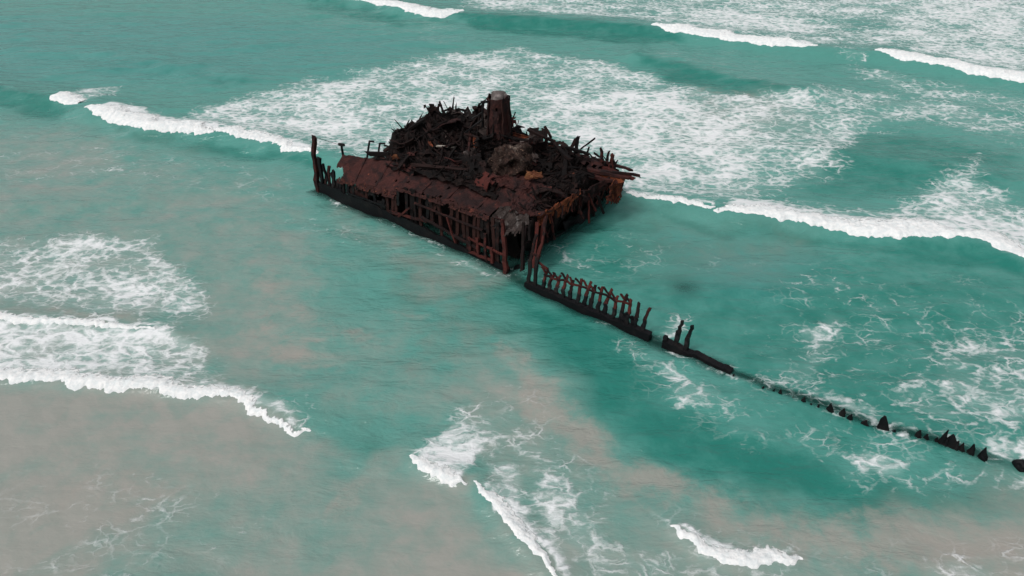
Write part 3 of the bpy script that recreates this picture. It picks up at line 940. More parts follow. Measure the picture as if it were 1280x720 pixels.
# frames along the near side
s = 24.2
fi = 0
while s > 0.6:
    top = plate_low(min(s, 22.5)) + rnd.uniform(-0.1, 0.25)
    if s > 21.4:
        top = rnd.uniform(1.9, 3.4)
    lean = rnd.gauss(0, 0.16)
    w = rnd.uniform(0.10, 0.20)
    gap = rnd.random()
    z0 = 0.2
    if gap < 0.30 and s < 20:
        z0, top = (rnd.uniform(1.6, 2.4), top) if gap < 0.15 else (0.2, rnd.uniform(1.4, 2.2))
    bar('rib', S(s, 0.05, z0), S(s + lean, 0.05 + (0.5 if s > 21.4 else 0.15), top), w, 0.34, M['rib'] if rnd.random() < 0.6 or s < 8 else M['black'], W, segs=5, jit=0.2)
    s -= rnd.choice((0.42, 0.55, 0.62, 0.7, 1.05))
for i, (sa, sb, za, zb) in enumerate(((21.2, 17.6, 0.9, 2.5), (17.0, 14.4, 0.9, 2.0), (13.0, 10.8, 0.7, 1.6), (9.6, 8.2, 2.6, 4.3), (6.4, 5.0, 0.6, 2.2), (2.2, 0.8, 2.2, 4.4), (3.6, 2.6, 3.2, 4.4), (11.4, 10.2, 2.9, 4.2), (18.6, 16.2, 2.0, 2.9))):
    sheet('shell_remnant', quadfn(S(sa, 0.12, za), S(sb, 0.12, za), S(sb, 0.22, zb), S(sa, 0.22, zb)), max(8, int((sa - sb) * 5)), max(6, int((zb - za) * 5)), 0.05,
          M['black'] if i % 3 else M['rib'], W, rough=0.12, seed=50 + i, org=WO,
          ragged=lambda a, b, i=i: max(abs(a - 0.5), abs(b - 0.5)) > 0.36 + 0.35 * f1(a * 7 + i * 5, b * 7, 4, 6))
# tall broken end post with its companions
bar('end_post', S(25.1, 0.0, 0.0), S(25.0, 0.5, 6.1), 0.42, 0.5, M['redrust'], W, segs=9, jit=0.22, taper=0.8, bend=0.25)
bar('end_post', S(24.5, 0.1, 0.3), S(24.55, 0.3, 4.0), 0.26, 0.34, M['black'], W, segs=6, jit=0.2)
bar('brace', S(23.1, 0.2, 0.5), S(24.2, 0.3, 3.4), 0.22, 0.22, M['black'], W, segs=5, jit=0.2)
bar('brace', S(22.4, 0.3, 0.8), S(23.2, 0.5, 2.7), 0.24, 0.2, M['black'], W, segs=5, jit=0.2)
bar('bracket', S(25.15, 0.1, 1.0), S(25.5, -0.1, 1.4), 0.18, 0.2, M['black'], W)
# small davit and two davit posts behind the near plate
bar('davit', S(22.3, 1.6, 3.0), S(22.4, 1.6, 5.6), 0.16, 0.18, M['black'], W, segs=4)
bar('davit', S(22.7, 1.6, 5.45), S(21.9, 1.6, 5.6), 0.2, 0.26, M['black'], W, segs=3)
bar('stay_wire', S(24.9, 0.55, 6.0), S(22.5, 1.6, 5.4), 0.035, 0.035, M['black'], W, segs=3, jit=0.0)
for s0, t0, h0 in ((20.6, 3.0, 5.9), (19.4, 3.3, 5.9)):
    bar('davit', S(s0, t0, 3.6), S(s0 - 0.5, t0 + 0.3, h0), 0.13, 0.15, M['black'], W, segs=4)
    bar('davit', S(s0 - 0.45, t0 + 0.3, h0 - 0.05), S(s0 - 1.1, t0 + 0.4, h0 + 0.05), 0.13, 0.15, M['black'], W, segs=3)

# stringers along the frames
bar('stringer', S(14.5, -0.18, 1.35), S(9.6, -0.16, 1.9), 0.16, 0.2, M['redrust'], W, segs=9, jit=0.2)
bar('stringer', S(10.2, -0.2, 2.2), S(3.6, -0.16, 1.25), 0.16, 0.2, M['redrust'], W, segs=10, jit=0.2)
bar('stringer', S(4.6, -0.2, 2.0), S(0.6, -0.22, 1.7), 0.13, 0.16, M['redrust'], W, segs=6, jit=0.2)
bar('stringer', S(11.0, -0.15, 3.4), S(3.0, -0.12, 3.3), 0.12, 0.16, M['plate'], W, segs=9, jit=0.25)
bar('stringer', S(20.5, -0.14, 1.5), S(15.0, -0.14, 1.7), 0.12, 0.16, M['black'], W, segs=8, jit=0.25)
bar('stringer', S(4.4, -0.24, 0.65), S(1.7, -0.24, 0.65), 0.16, 0.2, M['redrust'], W, segs=5, jit=0.2)
bar('brace', S(13.2, -0.2, 1.2), S(11.6, -0.2, 2.7), 0.14, 0.18, M['redrust'], W, segs=5, jit=0.2)
bar('brace', S(7.0, -0.22, 3.3), S(6.1, -0.2, 0.9), 0.14, 0.16, M['redrust'], W, segs=5, jit=0.2)
for a, b in ((S(4.3, -0.25, 0.6), S(4.4, -0.2, 2.1)), (S(3.4, -0.25, 0.6), S(3.5, -0.2, 2.4)), (S(2.5, -0.25, 0.5), S(2.6, -0.2, 3.2)), (S(1.8, -0.25, 0.5), S(1.9, -0.2, 2.0))):
    bar('rib', a, b, 0.2, 0.26, M['redrust'], W, segs=5, jit=0.16)
bar('corner_post', S(0.25, -0.3, -0.2), S(0.9, 0.1, 5.0), 0.34, 0.4, M['redrust'], W, segs=8, jit=0.2, taper=0.7)


# the two big fallen side plates sloping inwards
def plate_a(a, b):                                        # a: far left -> centre, b: lower -> upper edge
    s = lerp(22.3, 13.5, a)
    zl = plate_low(min(max(s, 13.62), 23)) - 0.25
    tu = npi(s, [13.5, 18, 21.6], [3.4, 2.3, 1.5]); zu = npi(s, [13.5, 18, 21.6], [5.05, 4.85, 4.65])
    t = lerp(-0.15, tu, b); z = lerp(zl, zu, b ** 0.85)
    z -= 0.5 * max(0, 0.12 - a) / 0.12 * 0.3
    return S(s + (0.35 * (1 - b) if a < 0.05 else 0), t, z)


sheet('side_plate', plate_a, 56, 26, 0.07, M['plate'], W, rough=0.06, seed=11, org=WO, smooth=False,
      ragged=lambda a, b: b < 0.05 + 0.16 * max(0, f1(a * 22, 2.0, 4, 7) + 0.15) or (a < 0.12 and b < 0.5 - a * 3 + 0.5 * f1(b * 7, a * 10, 3, 5)) or (a > 0.965 and f1(b * 9, 6) > -0.1),
      holes=((0.86, 0.46, 0.012, 0.03), (0.62, 0.3, 0.010, 0.03)))


def plate_b(a, b):
    s = lerp(13.6, 1.4, a)
    zl = plate_low(min(s, 13.3)) - 0.25
    tu = npi(s, [1.4, 7, 13.6], [3.6, 4.9, 3.5]); zu = npi(s, [1.4, 7, 13.6], [5.4, 5.75, 5.1])
    t = lerp(-0.15, tu, b); z = lerp(zl, zu, b ** 0.8)
    return S(s, t, z)


sheet('side_plate', plate_b, 80, 30, 0.07, M['plate'], W, rough=0.075, seed=12, org=WO,
      ragged=lambda a, b: b < 0.05 + 0.22 * max(0, f1(a * 26, 9.0, 4, 8) + 0.1) or (a > 0.9 and b < 0.35 + 0.6 * f1(b * 6, a * 9, 3, 4)) or (a < 0.02 and f1(b * 8, 1) > 0),
      holes=((0.06, 0.62, 0.010, 0.035), (0.22, 0.58, 0.014, 0.045), (0.42, 0.42, 0.012, 0.05), (0.07, 0.34, 0.008, 0.03)))
# flaking red lower edges of the plates
sheet('torn_edge', lambda a, b: plate_a(0.06 + a * 0.92, 0.01 + b * 0.26) + Vector((-0.03, -0.05, 0.03)), 56, 8, 0.03, M['edge'], W, rough=0.05, seed=13, org=WO,
      ragged=lambda a, b: f1(a * 22, b * 4, 4, 17) > 0.10 + 0.25 * (0.5 - b) or b > 0.7 + 0.6 * f1(a * 9, 2, 3, 18))
sheet('torn_edge', lambda a, b: plate_b(0.02 + a * 0.9, 0.01 + b * 0.2) + Vector((-0.03, -0.05, 0.03)), 76, 8, 0.03, M['edge'], W, rough=0.05, seed=14, org=WO,
      ragged=lambda a, b: f1(a * 30, b * 4, 4, 27) > 0.05 + 0.25 * (0.5 - b) or b > 0.6 + 0.6 * f1(a * 12, 2, 3, 28))
# seam straps on the plates
for s0 in (4.2, 7.6, 10.6, 16.6, 19.4):
    if s0 > 13.6:
        p0, p1 = plate_a((22.3 - s0) / 8.8, 0.16), plate_a((22.3 - s0) / 8.8, 0.97)
    else:
        p0, p1 = plate_b((13.6 - s0) / 12.2, 0.16), plate_b((13.6 - s0) / 12.2, 0.97)
    nrm = Vector((0, 0, 0.09))
    bar('seam_strap', p0 + nrm, p1 + nrm, 0.22, 0.05, M['plate'], W, segs=6, jit=0.1)

# grey bird-streaked plates hanging over the near corner
sheet('corner_plate', quadfn(S(2.6, -0.25, 3.5), S(-0.5, -0.4, 3.3), S(-0.9, 1.7, 5.2), S(2.2, 1.4, 5.35), 0.1), 24, 18, 0.06, M['greyguano'], W, rough=0.16, seed=21, org=WO,
      ragged=lambda a, b: b < 0.18 + 0.5 * max(0, f1(a * 14, 4.0, 4, 3) + 0.1))['label'] = 'grey plate streaked white over the near corner'
sheet('corner_plate', quadfn(S(1.0, 1.2, 5.3), S(-1.3, 2.0, 5.0), S(-0.7, 6.5, 5.5), S(3.5, 6.0, 6.0)), 24, 24, 0.06, M['plate'], W, rough=0.22, seed=22, org=WO,
      ragged=lambda a, b: a > 0.85 + 0.4 * f1(b * 10, 2.0, 3, 5))
# brown shell plates of the broken cross section
sheet('shell_plate', quadfn(S(-1.0, 2.2, 3.0), S(-1.5, 8.0, 3.4), S(-1.5, 8.4, 5.1), S(-1.1, 2.6, 5.0)), 36, 14, 0.07, M['orange'], W, rough=0.16, seed=23, org=WO,
      ragged=lambda a, b: b < 0.3 + 0.5 * f1(a * 12, 3.0, 4, 9) or a > 0.97 + 0.2 * f1(b * 5, 1))['label'] = 'torn rust-brown plate on the broken end'
sheet('shell_plate', quadfn(S(-1.3, 7.6, 2.8), S(-2.0, 13.5, 3.2), S(-2.2, 13.6, 4.7), S(-1.4, 7.8, 5.0)), 36, 14, 0.07, M['plate'], W, rough=0.2, seed=24, org=WO,
      ragged=lambda a, b: b < 0.35 + 0.55 * f1(a * 12, 7.0, 4, 9))
sheet('hanging_plate', quadfn(S(-2.6, 11.8, 2.3), S(-3.1, 13.3, 2.1), S(-3.0, 13.9, 4.9), S(-2.6, 12.2, 4.8)), 16, 20, 0.10, M['orange'], W, rough=0.2, seed=25, org=WO,
      ragged=lambda a, b: b < 0.12 + 0.3 * f1(a * 6, 2.0, 3, 9) or (a > 0.8 and b < 0.5 and f1(b * 7, 4) > -0.05))['label'] = 'orange rusted plate hanging from the right tip'
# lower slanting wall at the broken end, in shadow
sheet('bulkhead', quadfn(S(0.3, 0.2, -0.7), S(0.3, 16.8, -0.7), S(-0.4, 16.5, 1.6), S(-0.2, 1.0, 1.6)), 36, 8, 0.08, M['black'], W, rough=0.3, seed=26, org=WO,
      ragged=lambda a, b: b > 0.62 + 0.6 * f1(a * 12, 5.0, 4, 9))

# bars hanging in the broken end
for i in range(34):
    t = 0.6 + 15.0 * (i + rnd.uniform(-0.4, 0.4)) / 34
    s0 = -0.5 - 1.1 * min(1, t / 9) + rnd.uniform(-0.5, 0.4)
    z1 = rnd.uniform(3.6, 5.0)
    z0 = z1 - rnd.uniform(0.9, 3.2 if t < 7 else 2.2)
    bar('hanging_bar', S(s0, t, z1), S(s0 + rnd.uniform(-0.7, 0.5), t + rnd.uniform(-0.6, 0.6), max(z0, -0.2)), rnd.uniform(0.09, 0.22), rnd.uniform(0.09, 0.24),
        M['redrust'] if rnd.random() < 0.55 else M['char'], W, segs=5, jit=0.22)
for a, b, w in ((S(-0.9, 0.9, 4.6), S(-1.1, 0.2, 0.6), 0.26), (S(-1.2, 2.2, 4.4), S(-2.2, 0.2, 1.3), 0.28), (S(-1.4, 2.9, 4.2), S(-1.9, 1.2, 1.0), 0.24),
                (S(-0.9, 3.4, 4.0), S(-2.0, 1.8, 2.3), 0.3), (S(-1.0, 1.2, 3.0), S(0.3, 2.6, 1.2), 0.22)):
    bar('hanging_bar', a, b, w, w, M['redrust'], W, segs=6, jit=0.2)

# right tip: projecting broken timbers and upright spikes
for a, b, w, m_ in ((S(-0.6, 12.6, 5.2), S(-4.4, 14.3, 5.0), 0.34, 'redrust'), (S(-0.4, 13.8, 5.0), S(-4.0, 13.7, 4.8), 0.40, 'redrust'),
                    (S(0.0, 12.0, 5.3), S(-3.6, 13.4, 4.9), 0.36, 'plate'), (S(0.5, 14.6, 5.2), S(-3.3, 14.6, 5.2), 0.3, 'plate'),
                    (S(-1.2, 12.6, 4.7), S(-3.2, 13.2, 4.6), 0.5, 'orange'), (S(-0.5, 11.4, 5.0), S(-2.9, 12.7, 4.6), 0.4, 'plate')):
    bar('projecting_beam', a, b, w, w * 0.9, M[m_], W, segs=6, jit=0.2, taper=0.7)
for i in range(7):
    s0 = lerp(-1.9, 0.0, i / 6) + rnd.uniform(-0.2, 0.2); t0 = 14.6 + rnd.uniform(-0.8, 0.9)
    bar('spike', S(s0, t0, 4.6), S(s0 + rnd.uniform(-0.3, 0.3), t0 + rnd.uniform(-0.3, 0.3), rnd.uniform(5.4, 6.7)), rnd.uniform(0.16, 0.34), rnd.uniform(0.16, 0.3),
        M['redrust'] if i % 2 else M['plank'], W, segs=5, jit=0.25, taper=0.7)

# ---- boiler casing tower
TS, TT = 8.8, 9.8
TZ = 6.75
tower_c = S(TS, TT, TZ)
bm = bmesh.new()
NA, NZ = 30, 15
rings = []
for j in range(NZ + 1):
    b = j / NZ
    ring = []
    for i in range(NA):
        an = 2 * math.pi * i / NA
        r = lerp(1.30, 0.96, min(1, b * 1.25)) * (1 + 0.26 * f1(math.cos(an) * 1.7 + 5, math.sin(an) * 1.7 + b * 4, 4, 61))
        top = 4.3 + 0.7 * f1(math.cos(an) * 2, math.sin(an) * 2, 3, 66)
        ring.append(bm.verts.new(tower_c + Vector((math.cos(an) * r, math.sin(an) * r, -1.2 + (top + 1.2) * b)) - WO))
    rings.append(ring)
for j in range(NZ):
    for i in range(NA):
        an = 2 * math.pi * (i + 0.5) / NA
        b = (j + 0.5) / NZ
        ang = math.degrees(math.atan2(math.sin(an), math.cos(an)))
        if abs(ang + 100) < 7 and j == 12:                       # porthole towards the beach
            continue
        if abs(ang - 80) < 14 and j in (10, 11):               # larger hole on the seaward side
            continue
        bm.faces.new((rings[j][i], rings[j][(i + 1) % NA], rings[j + 1][(i + 1) % NA], rings[j + 1][i]))
thicken(bm, 0.08)
me = bpy.data.meshes.new('tower'); bm.to_mesh(me); bm.free()
tower = link('tower', me, M['plate'], W)
tower['label'] = 'upright rusted casing tower on top of the heap'
bm = bmesh.new()
bmesh.ops.create_icosphere(bm, subdivisions=3, radius=1.0)
for v_ in bm.verts:
    n_ = v_.co.copy()
    v_.co = Vector((n_.x * 0.84, n_.y * 0.84, n_.z * 0.60)) * (1 + 0.45 * f1(n_.x * 2 + 9, n_.y * 2 + n_.z, 4, 71))
    v_.co += tower_c + Vector((0.0, 0, 4.2)) - WO
me = bpy.data.meshes.new('dome_cap'); bm.to_mesh(me); bm.free()
link('dome_cap', me, M['greytop'], tower)
for an in (0.1, 0.9, 2.3, 3.1, 3.5, 5.2, 5.9):                    # torn rim flakes
    p0 = tower_c + Vector((math.cos(an) * 0.86, math.sin(an) * 0.86, 3.4))
    bar_v, bar_f = ragged_bar_data(p0, p0 + Vector((math.cos(an) * 0.12, math.sin(an) * 0.12, rnd.uniform(0.5, 1.1))), rnd.uniform(0.2, 0.45), 0.10, segs=3, jit=0.25)
    link('rim_flake', mesh_from('rim_flake', [a - WO for a in bar_v], bar_f), M['plate'], tower)
for an, z0, z1 in ((-2.7, 0.2, 3.9), (-2.05, -0.4, 2.6), (-1.2, 0.6, 4.2), (-0.5, -0.2, 3.3), (0.2, 0.3, 4.4), (-1.6, 2.2, 3.0)):
    q0 = tower_c + Vector((math.cos(an) * 1.22, math.sin(an) * 1.22, z0)); q1 = tower_c + Vector((math.cos(an) * 0.98, math.sin(an) * 0.98, z1))
    bv, bf = ragged_bar_data(q0, q1, 0.22, 0.16, segs=6, jit=0.3)
    link('stiffener', mesh_from('stiffener', [a - WO for a in bv], bf), M['rib'], tower)
for p0, p1 in ((Vector((-1.55, -0.3, 1.4)), Vector((-1.5, -0.3, 3.9))), (Vector((-1.7, -0.3, 3.85)), Vector((-0.9, -0.3, 3.95))),
               (Vector((-2.5, -0.3, 2.2)), Vector((-1.5, -0.3, 2.9))), (Vector((-3.2, -0.4, 0.9)), Vector((-1.5, -0.4, 2.2)))):
    bv, bf = ragged_bar_data(tower_c + p0, tower_c + p1, 0.16, 0.16, segs=4, jit=0.2)
    link('side_bracket', mesh_from('side_bracket', [a - WO for a in bv], bf), M['black'], tower)

# ---- torn pale boiler shell in the middle of the heap
bc = S(4.6, 6.2, 6.9)
bm = bmesh.new()
bmesh.ops.create_icosphere(bm, subdivisions=5, radius=1.0)
tocam = (Vector((0, 0, 35)) - bc).normalized()
for v_ in bm.verts:
    n_ = v_.co.copy()
    k_ = 1 + 0.42 * f1(n_.x * 1.6 + 3, n_.y * 1.6 + n_.z * 1.1, 5, 81) + 0.30 * f1(n_.x * 4 + n_.z * 3, n_.y * 4 + 8, 4, 83)
    hole = max(0.0, n_.dot((tocam + Vector((0.15, 0.0, -0.25))).normalized()))
    k_ *= 1 - 0.75 * float(sstep(0.90, 0.985, hole))
    v_.co = Vector((n_.x * 1.75, n_.y * 1.6, n_.z * 1.55)) * k_ + bc - WO
me = bpy.data.meshes.new('boiler_shell'); bm.to_mesh(me); bm.free()
o = link('boiler_shell', me, M['guano'], W)
o['label'] = 'torn boiler shell streaked white and tan in the middle of the heap'
sheet('fallen_plate', quadfn(S(5.4, 3.2, 5.9), S(1.6, 4.2, 5.75), S(1.9, 6.4, 6.1), S(5.5, 5.0, 6.5)), 22, 18, 0.06, M['plate'], W, rough=0.2, seed=31, org=WO,
      ragged=lambda a, b: (a - 0.5) ** 2 + (b - 0.5) ** 2 > 0.26 + 0.2 * f1(a * 6, b * 6, 3, 4))
sheet('ochre_slab', quadfn(S(2.5, 5.2, 6.2), S(1.2, 5.9, 6.1), S(1.3, 6.8, 6.7), S(2.7, 6.1, 6.9)), 12, 10, 0.14, M['ochre'], W, rough=0.2, seed=32, org=WO,
      ragged=lambda a, b: (a - 0.5) ** 2 + (b - 0.5) ** 2 > 0.25 + 0.2 * f1(a * 6, b * 6, 3, 5))['label'] = 'small ochre slab beside the boiler shell'
bar('pale_batten', S(13.2, 5.6, 6.4), S(11.6, 6.5, 6.4), 0.22, 0.12, M['pale'], W, segs=4)
bar('ochre_scrap', S(16.7, 3.0, 5.2), S(16.3, 3.3, 5.3), 0.35, 0.35, M['ochre'], W, segs=3, jit=0.25)

# ---- debris lying on the heap
variants = []
for i in range(14):
    r_ = random.Random(500 + i)
    if i < 6:
        vv, ff_ = ragged_bar_data((-0.5, 0, 0), (0.5, 0, 0), 1, 1, segs=4, jit=0.0, rr=r_)
        vv = [Vector((a.x + r_.uniform(-0.03, 0.03), a.y * (1 + r_.uniform(-0.35, 0.25)), a.z * (1 + r_.uniform(-0.35, 0.25)))) for a in vv]
    elif i < 10:                                                  # bent angle iron
        vv, ff_ = [], []
        prof = ((-0.5, -0.5), (0.5, -0.5), (0.5, -0.3), (-0.3, -0.3), (-0.3, 0.5), (-0.5, 0.5))
        bd = r_.uniform(-0.8, 0.8)
        for q_ in range(4):
            t_ = q_ / 3
            for a, b in prof:
                vv.append(Vector((t_ - 0.5 + r_.uniform(-0.03, 0.03), a + r_.uniform(-0.1, 0.1), b + bd * math.sin(math.pi * t_))))
        for q_ in range(3):
            for j in range(6):
                a = q_ * 6 + j; b = q_ * 6 + (j + 1) % 6
                ff_.append((a, b, b + 6, a + 6))
        ff_.append((5, 4, 3, 2, 1, 0)); ff_.append((18, 19, 20, 21, 22, 23))
    else:                                                         # six-sided pipe
        vv, ff_ = [], []
        bd = r_.uniform(-0.6, 0.6)
        for q_ in range(5):
            t_ = q_ / 4
            for j in range(6):
                an = math.pi / 3 * j
                vv.append(Vector((t_ - 0.5, 0.5 * math.cos(an) * (1 + r_.uniform(-0.15, 0.15)), 0.5 * math.sin(an) + bd * math.sin(math.pi * t_))))
        for q_ in range(4):
            for j in range(6):
                a = q_ * 6 + j; b = q_ * 6 + (j + 1) % 6
                ff_.append((a, b, b + 6, a + 6))
        ff_.append(tuple(range(5, -1, -1))); ff_.append(tuple(range(24, 30)))
    mm = mesh_from('debris', vv, ff_)
    variants.append((('debris_plank', 'angle_iron', 'broken_pipe')[0 if i < 6 else 1 if i < 10 else 2], mm, vv, ff_))


def debris_pose(i, big):
    """ship-space direction and place of one broken piece, following the flow of the collapsed decks"""
    while True:
        s = rnd.uniform(-0.8, 17.8); t = rnd.uniform(2.6, 16.6)
        if s > 15.5 and t > 12:
            continue
        if math.hypot(s - 4.6, t - 6.2) < 1.5 or (1.0 < s < 5.4 and 3.4 < t < 6.4):
            continue
        break
    if s < 8 and t > 7:                                           # right: timbers sliding to the tip
        th = math.radians(rnd.gauss(-58, 32))
    elif s < 8:
        th = math.radians(rnd.gauss(15, 40))
    else:                                                         # left: decks lying along the ship
        th = math.radians(rnd.gauss(8, 34)) if rnd.random() < 0.55 else math.radians(rnd.uniform(0, 180))
    L = (rnd.uniform(1.0, 2.6) if rnd.random() < 0.85 else rnd.uniform(3, 4.6)) if big else rnd.uniform(0.3, 1.3)
    ds, dt = math.cos(th) * L / 2, math.sin(th) * L / 2
    z = mound_n([s - ds, s, s + ds], [t - dt, t, t + dt])
    z0, zm, z1 = (float(q) for q in z)
    z0 = max(zm - 1.2, min(zm + 1.2, z0)); z1 = max(zm - 1.2, min(zm + 1.2, z1))
    lift = rnd.uniform(-0.05, 0.12)
    a = S(s - ds, t - dt, z0 + lift + rnd.gauss(0, 0.18)); b = S(s + ds, t + dt, z1 + lift + rnd.gauss(0, 0.18))
    if rnd.random() < 0.03:                                       # a few stick up
        b = a + Vector((rnd.uniform(-0.7, 0.7), rnd.uniform(-0.7, 0.7), rnd.uniform(0.6, 1.3)))
    return a, b


def pose_matrix(a, b, w, h):
    d_ = b - a
    R = d_.to_track_quat('X', 'Z').to_matrix().to_4x4() @ Matrix.Rotation(rnd.uniform(-0.6, 0.6), 4, 'X')
    return Matrix.Translation((a + b) / 2 - WO) @ R @ Matrix.Diagonal((d_.length, w, h, 1))


debris_mats = []
for nm, mm, vv, ff_ in variants:
    mm.materials.append(M['plank'])
for i in range(290):
    nm, mm, vv, ff_ = variants[rnd.randrange(14)]
    a, b = debris_pose(i, True)
    w = rnd.uniform(0.14, 0.38)
    o = bpy.data.objects.new(nm, mm)
    col.objects.link(o)
    o.parent = W
    o.matrix_local = pose_matrix(a, b, w, w * rnd.uniform(0.35, 1.0))
    if rnd.random() < 0.16:
        o.material_slots[0].link = 'OBJECT'
        o.material_slots[0].material = M[rnd.choice(('redrust', 'plate', 'plate', 'orange'))]
V = []; F = []
for i in range(2300):
    nm, mm, vv, ff_ = variants[rnd.randrange(14)]
    a, b = debris_pose(i, False)
    w = rnd.uniform(0.06, 0.20)
    m4 = pose_matrix(a, b, w, w * rnd.uniform(0.4, 1.0))
    n0 = len(V)
    V.extend(m4 @ q_ for q_ in vv)
    F.extend(tuple(n0 + j for j in q_) for q_ in ff_)
o = link('scattered_scrap', mesh_from('scattered_scrap', V, F), M['plank'], W)
o['kind'] = 'stuff'

# buckled plates torn out of the decks
plate_vars = []
for i in range(7):
    r_ = random.Random(900 + i)
    bm = bmesh.new()
    n_ = 6
    gr = [[bm.verts.new((a / n_ - 0.5 + r_.uniform(-0.04, 0.04), b / n_ - 0.5 + r_.uniform(-0.04, 0.04),
                         0.22 * f1(a / 2.2 + i * 9, b / 2.2, 3, 400) + 0.25 * math.sin(a / n_ * math.pi + i))) for b in range(n_ + 1)] for a in range(n_ + 1)]
    for a in range(n_):
        for b in range(n_):
            if (a in (0, n_ - 1) or b in (0, n_ - 1)) and r_.random() < 0.38:
                continue
            if r_.random() < 0.05:
                continue
            bm.faces.new((gr[a][b], gr[a + 1][b], gr[a + 1][b + 1], gr[a][b + 1]))
    thicken(bm, 0.05)
    me = bpy.data.meshes.new('buckled_plate'); bm.to_mesh(me); bm.free()
    me.materials.append(M['plank'])
    plate_vars.append(me)
for i in range(95):
    while True:
        s = rnd.uniform(-0.5, 17.8); t = rnd.uniform(3.2, 16.0)
        if math.hypot(s - 4.6, t - 6.2) > 1.6 and not (s > 15.5 and t > 12) and not (1.0 < s < 5.4 and 3.4 < t < 6.4):
            break
    o = bpy.data.objects.new('buckled_plate', plate_vars[i % 7])
    col.objects.link(o)
    o.parent = W
    z = float(mound_n([s], [t])[0])
    k_ = rnd.uniform(0.7, 2.1)
    steep = 0.9 if rnd.random() < 0.3 else 0.4
    o.matrix_local = (Matrix.Translation(S(s, t, z + 0.12) - WO) @ Matrix.Rotation(rnd.uniform(0, 6.28), 4, 'Z') @ Matrix.Rotation(rnd.gauss(0, steep), 4, 'X')
                      @ Matrix.Rotation(rnd.gauss(0, steep * 0.6), 4, 'Y') @ Matrix.Diagonal((k_ * rnd.uniform(1, 1.7), k_, k_, 1)))
    if rnd.random() < 0.4:
        o.material_slots[0].link = 'OBJECT'
        o.material_slots[0].material = M[rnd.choice(('char', 'plate', 'redrust', 'greyguano'))]

# larger leaning pieces on the skyline of the heap
for a, b, w, h in ((S(18.2, 4.6, 6.0), S(15.6, 6.6, 8.2), 0.55, 0.2), (S(18.4, 3.6, 5.2), S(16.8, 6.0, 6.8), 0.5, 0.2), (S(16.0, 8.0, 8.4), S(14.6, 8.0, 9.4), 0.3, 0.14),
                   (S(14.8, 8.6, 8.6), S(13.6, 8.0, 9.2), 0.4, 0.14), (S(15.2, 5.5, 6.8), S(13.6, 7.6, 8.2), 0.14, 0.14), (S(4.6, 12.6, 7.0), S(5.6, 12.9, 7.9), 0.22, 0.18),
                   (S(1.9, 12.9, 6.2), S(1.8, 12.9, 7.8), 0.24, 0.24), (S(1.6, 13.2, 6.5), S(0.4, 13.7, 7.7), 0.14, 0.14), (S(0.3, 13.6, 6.3), S(-1.0, 13.2, 6.1), 0.14, 0.14),
                   (S(2.6, 12.0, 6.9), S(0.6, 13.0, 6.3), 0.3, 0.2), (S(3.6, 11.6, 7.1), S(1.2, 10.8, 6.4), 0.34, 0.2), (S(12.6, 10.6, 8.9), S(10.2, 10.2, 8.9), 0.4, 0.3),
                   (S(6.6, 11.4, 7.8), S(3.8, 12.2, 7.0), 0.3, 0.2)):
    bar('leaning_beam', a, b, w, h, M['plank'], W, segs=5, jit=0.15)

# ================================================================== RIB ROW, KEEL FRAGMENT, STUMPS
def keel_beam(name, s0, s1, top0, top1, wid, parent, mat, seed, low=-1.2, n=40):
    v = []; f = []
    org = parent.location
    for i in range(n + 1):
        s = lerp(s0, s1, i / n)
        tc = float(hull_line(s)) + 0.08 * f1(s / 1.2, 2, 3, seed)
        top = lerp(top0, top1, i / n) + 0.16 * f1(s / 0.6, 7, 4, seed)
        for t, z in ((tc - wid * 0.6, low), (tc - wid * 0.45, top - 0.06), (tc + wid * 0.4, top), (tc + wid * 0.55, low)):
            v.append(S(s, t, z) - org)
    for i in range(n):
        for j in range(3):
            a = i * 4 + j
            f.append((a, a + 4, a + 5, a + 1))
    f.append((0, 1, 2, 3)); f.append((n * 4 + 3, n * 4 + 2, n * 4 + 1, n * 4))
    me_ = mesh_from(name, v, f)
    bm_ = bmesh.new(); bm_.from_mesh(me_); bmesh.ops.recalc_face_normals(bm_, faces=bm_.faces[:]); bm_.to_mesh(me_); bm_.free()
    return link(name, me_, mat, parent)


R = empty('hull_ribs', S(-8.3, -0.8, 0))
tag(R, 'row of rusted hull ribs on a dark keel beside the shipwreck', 'hull ribs')
keel_beam('keel', -2.3, -14.1, 0.62, 0.55, 0.55, R, M['black'], 301, n=60)
nr_ = 17
tops = []
for i in range(nr_):
    s = lerp(-2.7, -13.3, i / (nr_ - 1)) + rnd.uniform(-0.08, 0.08)
    h = 4.9 if i == 0 else 5.4 if i == 1 else lerp(2.15, 2.55, (i - 2) / (nr_ - 3)) + rnd.uniform(-0.15, 0.25)
    tb = float(hull_line(s))
    dt = 0.55 if i > 1 else 0.9
    p0 = S(s, tb, 0.3); p1 = S(s + rnd.uniform(-0.08, 0.08), tb + dt * 0.35, h * 0.55); p2 = S(s + rnd.uniform(-0.2, 0.1), tb + dt + rnd.uniform(-0.1, 0.2), h)
    bar('rib', p0, p1, 0.21, 0.32, M['black'], R, segs=4, jit=0.2, taper=0.9)
    top_ = bar('rib', p1 - Vector((0, 0, 0.05)), p2, 0.17, 0.26, M['redrust'], R, segs=5, jit=0.18, taper=0.75)
    tops.append((s, tb + dt * 0.75, h * 0.83))
    if 1 < i < 15:                                                # little arm left of the rib head
        q0 = S(s, tb + dt * 0.8, h * 0.84)
        bar('rib_arm', q0, q0 + ES * rnd.uniform(0.35, 0.6) + Vector((0, 0, rnd.uniform(0.3, 0.55))), 0.12, 0.14, M['redrust'], R, segs=3, jit=0.2)
